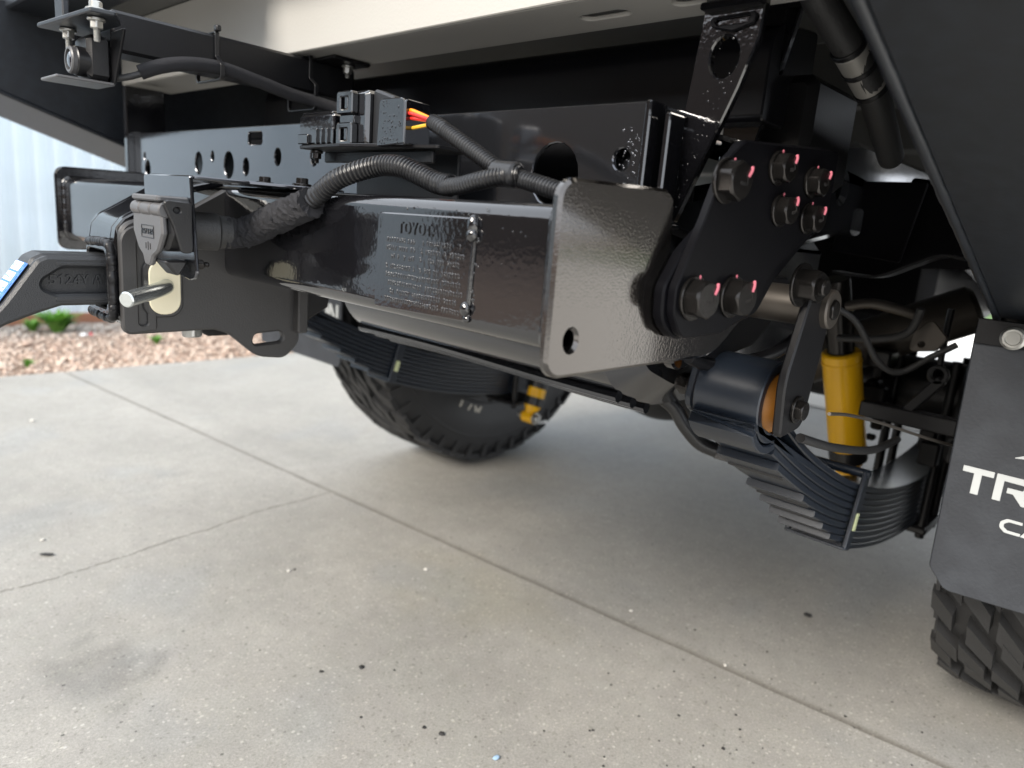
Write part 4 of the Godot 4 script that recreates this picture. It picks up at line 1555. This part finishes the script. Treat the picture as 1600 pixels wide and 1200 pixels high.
func suspension(t: Node3D) -> void:
	spring(t, -270, "near leaf spring pack with stepped leaf ends")
	spring_lift = 16.0
	spring(t, -1176, "far leaf spring pack beside the left wheel")
	spring_lift = 0.0
	# shackles: side plates, pins
	for s in [[-270.0, 1.0], [-1176.0, -1.0]]:
		var g := G.new()
		var xo0: float = s[0] + s[1] * 46.0
		var xi: float = s[0] - s[1] * 42.0
		g.plate(xo([[-598, 592, 6], [-648, 590, 16], [-640, 540, 60], [-622, 466, 16], [-577, 463, 6], [-569, 512, 50]]), [], xp(xo0 - 4), 0, 8, 1.6)
		var sh := part("shackle", g, M.satin, t)
		g = G.new()
		g.plate(xo([[-612, 560, 14], [-646, 560, 14], [-630, 530, 40], [-614, 462, 12], [-578, 466, 14], [-592, 520, 40]]), [], xp(xi - 4), 0, 8, 1.6)
		part("inner_plate", g, M.satin_blue, sh)
		for p in [[571.0, -630.0], [486.0, -600.0]]:
			g = G.new()
			var dx: float = s[1]
			hex_head(g, 16, 6, 12, G.along(Vector3(xo0 + dx * 4, p[0], p[1]), Vector3(xo0 + dx * 20, p[0], p[1])))
			g.cyl(Vector3(xi - dx * 22, p[0], p[1]), Vector3(xo0, p[0], p[1]), 8, 14)
			nut_and_stud(g, Vector3(xi - dx * 4, p[0], p[1]), Vector3(-dx, 0, 0), 19, 6)
			part("shackle_bolt", g, M.bolt_black, sh)
	# axle with differential
	var g := G.new()
	g.cyl(Vector3(-1236, 415, -1310), Vector3(-160, 415, -1300), 48, 28, 6.0)
	var ax := part("rear_axle", g, M.satin, t)
	g = G.new()
	g.blob(Vector3(-752, 415, -1300), Vector3(160, 170, 170), 24)
	part("differential", g, M.cast, ax, 60.0)
	for s in [[-1250.0, -1216.0], [-206.0, -172.0]]:
		g = G.new()
		g.cyl(Vector3(s[0], 415, -1300), Vector3(s[1], 415, -1300), 128, 36, 6.0)
		part("brake_drum", g, M.satin, ax)
	# shocks
	for s in [[Vector3(-348, 478, -1087), Vector3(-326, 312, -1140), "near yellow shock absorber"], [Vector3(-1096, 420, -1350), Vector3(-1092, 198, -1275), "far yellow shock absorber"]]:
		g = G.new()
		var a: Vector3 = s[0]
		var b: Vector3 = s[1]
		var d := (b - a).normalized()
		var r := 27.0 if b.x > -800 else 22.0
		g.cyl(a, b, r, 28, 3.0)
		var sh := part("shock_absorber", g, M.yellow, t)
		sh.set_meta("label", s[2])
		g = G.new()
		g.cyl(b - d * 18, b + d * 4, r + 0.8, 28, 1.0)
		part("dark_band", g, M.plastic, sh)
		if b.x < -800:
			g = G.new()
			g.cyl(b - d * 66, b - d * 40, r + 0.8, 28, 1.0)
			part("dark_band", g, M.plastic, sh)
		g = G.new()
		g.cyl(a - d * 110, a + d * 2, 19, 20)
		part("shock_rod", g, M.bolt_black, sh)
		g = G.new()
		g.pipe(a + d * 14, a + d * 18, r + 1.2, r - 1, 28, 0.8)
		part("body_ring", g, M.yellow, sh)
		g = G.new()
		g.cyl(b + d * 2, b + d * 26, r * 0.95, 24, 2.0, 13)
		g.cyl(b + d * 32 - Vector3(17, 0, 0), b + d * 32 + Vector3(17, 0, 0), 15, 20, 1.5)
		part("lower_eye", g, M.yellow, sh)
		g = G.new()
		var e := b + d * 32
		g.cyl(e - Vector3(34, 0, 0), e + Vector3(30, 0, 0), 7.5, 14)
		hex_head(g, 20, 9, 15, G.along(e + Vector3(18, 0, 0), e + Vector3(30, 0, 0)))
		part("eye_bolt", g, M.zinc, sh)
	# bent pipe that drops from the tank to the spring, with a grey fitting
	g = G.new()
	g.tube([Vector3(-470, 472, -640), Vector3(-420, 452, -680), Vector3(-394, 436, -700), Vector3(-378, 414, -708), Vector3(-361, 396, -718), Vector3(-340, 389, -732), Vector3(-318, 384, -752), Vector3(-296, 379, -780)], 8.5, 5.0, 16)
	var bp := part("bent_pipe", g, M.plastic, t)
	g = G.new()
	g.cyl(Vector3(-347, 391, -727), Vector3(-322, 385, -748), 10.0, 16, 0.8)
	part("pipe_fitting", g, M.plastic_grey, bp)
	# exhaust muffler and pipe that cross behind the spring
	g = G.new()
	g.cyl(Vector3(-430, 437, -1165), Vector3(-215, 557, -1230), 36, 28, 8.0)
	g.tube([Vector3(-430, 425, -1165), Vector3(-520, 400, -1140), Vector3(-620, 470, -1100), Vector3(-620, 520, -1000)], 24, 20.0, 16)
	part("exhaust", g, M.muffler, t)
	# load-sensing lever, cable and brake lines
	g = G.new()
	g.tube([Vector3(-212, 560, -1050), Vector3(-212, 500, -1050), Vector3(-211, 484, -1050)], 4.0, 8.0, 10)
	g.pipe(Vector3(-211, 474, -1056), Vector3(-211, 474, -1044), 13, 8, 18, 1.0)
	g.box(Vector3.ZERO, Vector3(14, 60, 12), 2.0, Transform3D(Basis(Vector3(0, 0, 1), -0.6), Vector3(-222, 444, -1050)))
	g.box(Vector3(-236, 410, -1052), Vector3(120, 22, 20), 2.0)
	part("lever_linkage", g, M.satin, t)
	g = G.new()
	g.tube([Vector3(-196, 486, -612), Vector3(-205, 470, -700), Vector3(-196, 452, -780), Vector3(-170, 430, -860), Vector3(-150, 410, -940)], 1.6, 10.0, 8)
	var bc := part("brake_cable", g, M.muffler, t)
	g = G.new()
	g.tube([Vector3(-226, 452, -640), Vector3(-226, 425, -740), Vector3(-222, 402, -860), Vector3(-222, 398, -960)], 4.5, 10.0, 10)
	part("brake_hose", g, M.rubber, bc)
	g = G.new()
	g.tube([Vector3(-330, 560, -900), Vector3(-290, 540, -930), Vector3(-262, 490, -960), Vector3(-240, 478, -980), Vector3(-214, 500, -1000), Vector3(-190, 520, -1010)], 4.0, 8.0, 10)
	g.tube([Vector3(-230, 560, -980), Vector3(-240, 530, -990), Vector3(-270, 515, -1000), Vector3(-330, 505, -1010)], 5.0, 8.0, 10)
	part("brake_hose", g, M.rubber, bc)
	g = G.new()
	for k in 16:
		var c := Vector3(rng.randf_range(-340, -180), rng.randf_range(330, 410), rng.randf_range(-1240, -1130))
		if k < 7:
			c = Vector3(rng.randf_range(-345, -285), rng.randf_range(400, 480), rng.randf_range(-1240, -1130))
		g.box(c, Vector3(rng.randf_range(14, 40), rng.randf_range(10, 40), rng.randf_range(10, 40)), 3.0, Transform3D(Basis(), Vector3.ZERO))
	part("axle_brackets", g, M.satin, t)
	g = G.new()
	g.tube([Vector3(-330, 548, -1020), Vector3(-300, 556, -1020), Vector3(-270, 553, -1022), Vector3(-240, 548, -1024)], 7.0, 8.0, 10)
	g.plate(outline([[-246, 500, 6], [-214, 506, 6], [-204, 524, 6], [-226, 546, 6], [-244, 526, 6]]), [G.circle(4, 10, Vector2(-232, 512))], zp(-1030), 0, 5, 1.0)
	part("rusty_lever", g, M.muffler, t)


func tyre_mesh() -> G:
	# x is the axle; built at the origin
	var g := G.new()
	var ax := Transform3D(Basis(Vector3(0, 1, 0), Vector3(1, 0, 0), Vector3(0, 0, -1)), Vector3.ZERO)
	var half := [[218, -112], [224, -122], [244, -126], [272, -132], [300, -143], [326, -146], [352, -145], [374, -141], [388, -136], [398, -128], [404, -112], [406, -70], [407, 0]]
	var prof := []
	for p in half:
		prof.push_back(Vector2(p[0], p[1]))
	for i in range(half.size() - 2, -1, -1):
		prof.push_back(Vector2(half[i][0], -half[i][1]))
	g.lathe(prof, ax, 72)
	# tread blocks in five rows, skewed, with shoulder lugs
	var count := 46
	var rows := [[-122.0, 38.0, 0.45, 0.70], [-76.0, 42.0, 0.75, 0.66], [-26.0, 42.0, 0.8, 0.68], [24.0, 42.0, 0.8, 0.66], [74.0, 42.0, 0.75, 0.68], [122.0, 36.0, 0.45, 0.70]]
	for r in rows.size():
		for k in count:
			var ac := TAU * (k + 0.5 * (r % 2) + 0.22 * sin(k * 2.1 + r * 1.3)) / count
			var len: float = TAU / count * (rows[r][3] + 0.1 * sin(k * 1.7 + r * 2.0))
			var wx: float = rows[r][1]
			var skew: float = rows[r][2]
			var xc: float = rows[r][0] + (5.0 if (k + r) % 2 else -5.0)
			var cs := []
			for e in [[-1, -1], [1, -1], [1, 1], [-1, 1]]:
				var x: float = xc + e[0] * wx * 0.5
				var a: float = ac + e[1] * len * 0.5 + skew * (e[0] * 0.5) * TAU / count
				# small zigzag of the long sides
				var shrink := 0.93
				var xt: float = xc + e[0] * wx * 0.5 * shrink
				var at: float = ac + e[1] * len * 0.46 + skew * (e[0] * 0.5) * TAU / count
				var drop := 8.0 * pow(absf(x) / 142.0, 6.0)
				cs.push_back([Vector3(x, cos(a) * 400.0, sin(a) * 400.0), Vector3(xt, cos(at) * (420.0 - drop), sin(at) * (420.0 - drop))])
			var b := cs
			g.quad(b[0][1], b[3][1], b[2][1], b[1][1])
			for i in 4:
				var j := (i + 1) % 4
				g.quad(b[i][0], b[i][1], b[j][1], b[j][0])
			# sipe: a narrow groove shown as a thin raised lip pair is skipped on the far rows
		for s in [-1, 1]:
			if r != 0:
				continue
			for k in count:
				var a := TAU * (k + 0.25) / count
				var l := TAU / count * 0.34
				var q := []
				for e in [[-1, 0], [1, 0], [1, 1], [-1, 1]]:
					var aa: float = a + e[0] * l * 0.5 * (1.0 - 0.25 * e[1])
					q.push_back(Vector3(s * (140.0 if e[1] == 0 else 147.5), cos(aa) * (408.0 if e[1] == 0 else 372.0), sin(aa) * (408.0 if e[1] == 0 else 372.0)))
				if s > 0:
					g.quad(q[0], q[3], q[2], q[1])
				else:
					g.quad(q[0], q[1], q[2], q[3])
				for i in 4:
					var j := (i + 1) % 4
					var inn := Vector3(s * 134.0, q[i].y, q[i].z)
					var jnn := Vector3(s * 134.0, q[j].y, q[j].z)
					if s > 0:
						g.quad(q[i], q[j], jnn, inn)
					else:
						g.quad(q[j], q[i], inn, jnn)
	# raised rings on the sidewalls
	for s in [-1, 1]:
		for rr in [[262.0, 131.0], [352.0, 146.0]]:
			g.lathe([Vector2(rr[0] - 3, s * (rr[1] - 1.0)), Vector2(rr[0], s * (rr[1] + 1.2)), Vector2(rr[0] + 3, s * (rr[1] - 1.0))] if s > 0 else [Vector2(rr[0] + 3, s * (rr[1] - 1.0)), Vector2(rr[0], s * (rr[1] + 1.2)), Vector2(rr[0] - 3, s * (rr[1] - 1.0))], ax, 72)
	for i in g.v.size():
		g.v[i].x *= 0.74
	return g

func wheels(t: Node3D) -> void:
	var tm := tyre_mesh().mesh(M.rubber, 30.0)
	var rim := G.new()
	var ax := Transform3D(Basis(Vector3(0, 1, 0), Vector3(1, 0, 0), Vector3(0, 0, -1)), Vector3.ZERO)
	rim.lathe([Vector2(222, -116), Vector2(226, -112), Vector2(214, -104), Vector2(206, -60), Vector2(200, 40), Vector2(206, 104), Vector2(226, 114), Vector2(222, 118), Vector2(198, 108), Vector2(192, 40), Vector2(60, 30), Vector2(60, 22), Vector2(190, 32), Vector2(194, -60), Vector2(204, -106), Vector2(222, -116)], ax, 64)
	for i in rim.v.size():
		rim.v[i].x *= 0.74
	var rm := rim.mesh(M.hose_metal, 40.0)
	for w in [[-39.0, "right rear wheel behind the near mud flap"], [-1361.0, "left rear wheel seen from its inner side"]]:
		# the sheet wheel is the part; tyre and print hang on it
		var flip := Basis(Vector3(0, 1, 0), PI) if w[0] > -500 else Basis()
		var o := put("wheel", rm, t, Transform3D(flip, Vector3(w[0], 419, -1300 if w[0] > -500 else -1325)))
		o.set_meta("label", w[1])
		put("tyre", tm, o)
		if w[0] < -500:
			# white outlined letters on the inner sidewall, low on the rear side
			var word := "A/T"
			for i in 3:
				var a := deg_to_rad(165.0 - i * 6.5)
				var r := 286.0
				# upright letters face +x; their feet point to the axle
				var radial := Vector3(0, cos(a), sin(a))
				var along_v := Vector3(0, -sin(a), cos(a)) * -1.0
				var bas := Basis(along_v * -1.0, radial, Vector3.ZERO)
				bas = Basis(radial.cross(Vector3(1, 0, 0)), radial, Vector3(1, 0, 0))
				put("white_letter", text_mesh(word[i], 30, 1.6, M.tyre_white), o, Transform3D(bas, Vector3(101.9, cos(a) * r, sin(a) * r)))


func flaps(t: Node3D) -> void:
	var zf := -862.0
	for s in [[-148.0, 150.0, "mud flap with white letters behind the right rear wheel", true], [-1640.0, -1292.0, "mud flap with a white letter behind the left rear wheel", false]]:
		var g := G.new()
		var x0: float = s[0]
		var x1: float = s[1]
		if s[3]:
			g.plate(outline([[x0, 556, 1], [x0 + 6, 292, 10], [x0 + 24, 270, 14], [x1, 286, 10], [x1, 556, 1]]), [], zp(zf), 0, 6, 1.4)
		else:
			g.plate(outline([[x0, 556, 1], [x0, 286, 10], [x1 - 6, 286, 6], [x1, 300, 4], [x1, 556, 1]]), [], zp(zf), 0, 6, 1.4)
		var f := part("mud_flap", g, M.flap_rubber, t)
		f.set_meta("label", s[2])
		g = G.new()
		g.box(Vector3((x0 + x1) * 0.5, 553, zf + 8.2), Vector3(x1 - x0 - 2, 26, 4), 1.0)
		part("clamp_strip", g, M.satin, f)
		for k in 3:
			var c := Vector3(x0 + 34 + k * 110, 550, zf + 10.2)
			g = G.new()
			g.lathe([Vector2(0, 0), Vector2(11, 0), Vector2(11.5, 1.2), Vector2(9, 3.2), Vector2(7, 3.0), Vector2(6.4, 2.0), Vector2(0, 2.0)], G.along(c, c + Vector3(0, 0, 1)), 24)
			part("rivet", g, M.zinc, f)
		var zt := zf + 6.0
		if s[3]:
			# T, then an R cut by its diagonal leg; smaller C and A below; a swoosh above
			var let := {
				"letter_t": [[[-131.0, 412.1, 0.5], [-103.0, 412.1, 0.5], [-103.0, 405.9, 0.5], [-113.4, 405.9, 0.5], [-113.4, 384.0, 0.5], [-120.5, 384.0, 0.5], [-120.5, 405.9, 0.5], [-131.0, 405.9, 0.5]]],
				"letter_r": [[[-100.8, 412.1, 0.5], [-74.3, 412.1, 4.0], [-66.6, 404.4, 4.0], [-67.8, 397.3, 3.0], [-74.3, 393.2, 1.5], [-66.6, 384.0, 0.5], [-75.4, 384.0, 0.5], [-84.2, 394.2, 0.5], [-89.8, 394.2, 0.5], [-89.8, 399.8, 0.5], [-76.5, 399.8, 1.5], [-75.4, 405.4, 1.5], [-93.6, 405.9, 0.5], [-93.6, 384.0, 0.5], [-100.8, 384.0, 0.5]]],
				"letter_c": [[[-70.3, 368.0, 0.5], [-83.8, 368.0, 4.5], [-89.0, 363.5, 4.5], [-89.0, 357.5, 4.5], [-83.8, 353.0, 4.5], [-70.3, 353.0, 0.5], [-70.3, 356.0, 0.5], [-81.7, 356.0, 3.0], [-85.4, 359.0, 2.5], [-85.4, 362.0, 2.5], [-81.7, 365.0, 3.0], [-70.3, 365.0, 0.5]]],
				"letter_a": [[[-70.3, 353.0, 0.5], [-62.0, 368.0, 1.0], [-58.8, 368.0, 1.0], [-50.5, 353.0, 0.5], [-54.7, 353.0, 0.5], [-60.4, 363.5, 0.5], [-66.1, 353.0, 0.5]]],
				"swoosh": [[[-92.0, 431.0, 0.5], [-78.8, 437.6, 7.0], [-60.8, 439.8, 0.5], [-75.2, 433.2, 5.0]]],
			}
			for k in let:
				g = G.new()
				g.plate(outline(let[k][0]), [], zp(zt), 0, 0.7, 0.2)
				part(k, g, M.white_print, f)
		else:
			var lt := text_mesh("N", 44, 0.8, M.white_print)
			put("letter_n", lt, f, Transform3D(Basis(), Vector3(-1322, 398, zt + 0.4)))
			var lo := text_mesh("O", 44, 0.8, M.white_print)
			put("letter_o", lo, f, Transform3D(Basis(), Vector3(-1362, 400, zt + 0.4)))


# ---------------------------------------------------------------- hitch tongue, pin, pebbles
func loose_things() -> void:
	var t := thing("hitch_tongue", Vector3(-755, 440, -60), "black cast tow hitch tongue with blue and white label, in the receiver", "tow hitch")
	var g := G.new()
	var prof := [[-320, 561, 3], [-180, 561, 6], [-172, 557, 8], [-146, 520, 0], [-110, 478, 24], [-60, 460, 12], [40, 460, 4], [40, 440, 4], [-60, 440, 20], [-110, 456, 20], [-145, 497, 20], [-172, 508, 20], [-190, 514, 8], [-320, 514, 3]]
	g.plate(xo(prof), [], xp(-778), 0, 37, 3.0)
	var sh := part("shank", g, M.cast, t)
	# raised flanges round a sunken web on the camera side
	g = G.new()
	var web := [[-232, 549, 4], [-192, 549, 10], [-176, 538, 12], [-176, 531, 6], [-186, 526, 8], [-232, 526, 4]]
	g.plate(xo([[-320, 559.5, 3], [-180.5, 559.5, 6], [-173, 556, 8], [-147, 519, 0], [-111, 477, 24], [-60, 458.5, 12], [38, 458.5, 4], [38, 441.5, 4], [-60, 441.5, 20], [-109, 457.5, 20], [-144, 498.5, 20], [-172, 509.5, 20], [-190, 515.5, 8], [-320, 515.5, 3]]), [xo(web)], xp(-741), 0, 11, 2.6)
	part("flange", g, M.cast, t)
	g = G.new()
	g.box(Vector3(-733.5, 553, -212), Vector3(8, 6, 52), 2.0)
	g.box(Vector3(-733.5, 521, -212), Vector3(8, 6, 56), 2.0)
	part("rib", g, M.cast, t)
	put("cast_number", text_mesh("5124Y A", 8.5, 2.0, M.cast), t, Transform3D(Basis(Vector3(0, 1, 0), PI / 2), Vector3(-740, 538, -205)))
	# label on the sloping top
	var d := Vector3(0, -37, 26).normalized()
	var up := Vector3(0, 26, 37).normalized()
	var base := Vector3(-755, 551, -167.8) - up * 1.6
	var tr := Transform3D(Basis(Vector3(1, 0, 0), up, d), base)
	g = G.new()
	g.box(Vector3(-1, 2.2, 22), Vector3(36, 0.8, 46), 0.2, tr)
	part("label", g, M.label_blue, t)
	g = G.new()
	for k in 4:
		g.box(Vector3(-4, 2.9, 4 + k * 11.0), Vector3(25, 0.5, 8.8), 0.1, tr)
	part("label_print", g, M.label_white, t)
	g = G.new()
	for k in 4:
		for j in 6:
			if rng.randf() < 0.8:
				g.box(Vector3(-14 + j * 4.0, 3.3, 4 + k * 11.0 + rng.randf_range(-1, 1)), Vector3(2.6, 0.3, 1.2), 0.05, tr)
	for k in 6:
		g.box(Vector3(13.0, 2.8, 1 + k * 7.0), Vector3(3.4, 0.4, rng.randf_range(2.0, 5.0)), 0.05, tr)
	part("label_marks", g, M.label_blue, t)
	# pin
	var p := thing("hitch_pin", Vector3(-707, 533, -268), "bent zinc hitch pin that sticks out of the cream washer plate", "pin")
	g = G.new()
	var pts := G.smooth([Vector3(-790, 536, -272), Vector3(-722, 536, -272), Vector3(-704, 536, -271), Vector3(-694, 535, -264), Vector3(-680, 533, -248), Vector3(-662, 529.5, -222)], 3.0)
	g.sweep(pts, G.circle(7.0, 22))
	part("rod", g, M.zinc_pin, p, 40.0)
	g = G.new()
	var e := Vector3(-662, 529.5, -222)
	var dir := Vector3(18, -3.5, 26).normalized()
	g.lathe([Vector2(7.0, 0), Vector2(7.0, 0.6), Vector2(6.0, 1.8), Vector2(0, 1.9)], G.along(e, e + dir), 22)
	part("end_face", g, M.zinc_pin, p)
	# grit and pebbles on the concrete
	var spots := [[-751, -482, 3.4], [-724, -529, 4.6], [-574, -518, 3.2], [-551, -527, 4.4], [-358, -1199, 7.5], [-301, -777, 3.0], [-640, -470, 2.2], [-690, -560, 2.0], [-1029, -601, 3.0]]
	var ps := []
	for k in 2:
		var s := G.new()
		s.blob(Vector3.ZERO, Vector3(1, 0.45, 0.8), 8, 0.6, 20 + k)
		ps.push_back(s.mesh(M.dark_speck, 50.0))
	for q in 75:
		var sx := rng.randf_range(-520, 60)
		var sz := rng.randf_range(-1080, -560)
		spots.push_back([sx, sz, rng.randf_range(0.7, 2.4)])
	var mm := MultiMesh.new()
	mm.transform_format = MultiMesh.TRANSFORM_3D
	mm.mesh = ps[0]
	mm.instance_count = spots.size()
	var o0 := Vector3(-500, 0, -700)
	for k in spots.size():
		var s: Array = spots[k]
		mm.set_instance_transform(k, Transform3D(Basis(Vector3.UP, rng.randf() * TAU).scaled(Vector3.ONE * s[2]), (Vector3(s[0], s[2] * 0.2, s[1]) - o0) * MM))
	var mi := MultiMeshInstance3D.new()
	mi.name = "dark_grit"
	mi.multimesh = mm
	mi.position = o0 * MM
	add_child(mi, true)
	tag(mi, "dark grit scattered on the concrete near the right wheel", "grit", "", "stuff")
	mat("pale_pebble", Color(0.52, 0.5, 0.46), 0.8)
	mat("blue_chip", Color(0.25, 0.36, 0.48), 0.7)
	mat("brown_bit", Color(0.28, 0.16, 0.09), 0.8)
	for q in [["pebble", -889, -782, 4.2, "pale_pebble", "white pebble on the joint, under the tow bar's middle", "pebble"],
			["pebble", -1029, -590, 4.0, "pale_pebble", "white pebble left of the yellowish stain", "pebble"],
			["pebble", -2170, -480, 7.0, "pale_pebble", "pale pebble at the left, nearest the gravel", "pebble"],
			["pebble", -1390, -310, 4.5, "pale_pebble", "pale pebble left of the long dark scrap", "pebble"],
			["pebble", -566, -962, 3.4, "pale_pebble", "pale pebble lying in the joint, left of the pair's end", "pebble"],
			["pebble", -384, -945, 3.4, "pale_pebble", "pale pebble in the joint, nearest the right wheel", "pebble"],
			["paint_chip", -478, -549, 4.6, "blue_chip", "pale blue chip at the bottom of the picture", "chip"],
			["dark_scrap", -1325, -300, 8.0, "dark_speck", "thin dark scrap on the concrete left of the crack", "scrap"]]:
		var s := G.new()
		s.blob(Vector3.ZERO, Vector3(1, 0.5, 0.75) * q[3] if q[0] != "dark_scrap" else Vector3(5, 1.2, 13), 9, 0.5, int(q[3] * 10))
		var o := put(q[0], s.mesh(M[q[4]], 50.0), self, Transform3D(Basis(Vector3.UP, q[1] * 0.01), Vector3(q[1], q[3] * 0.3, q[2])))
		tag(o, q[5], q[6])
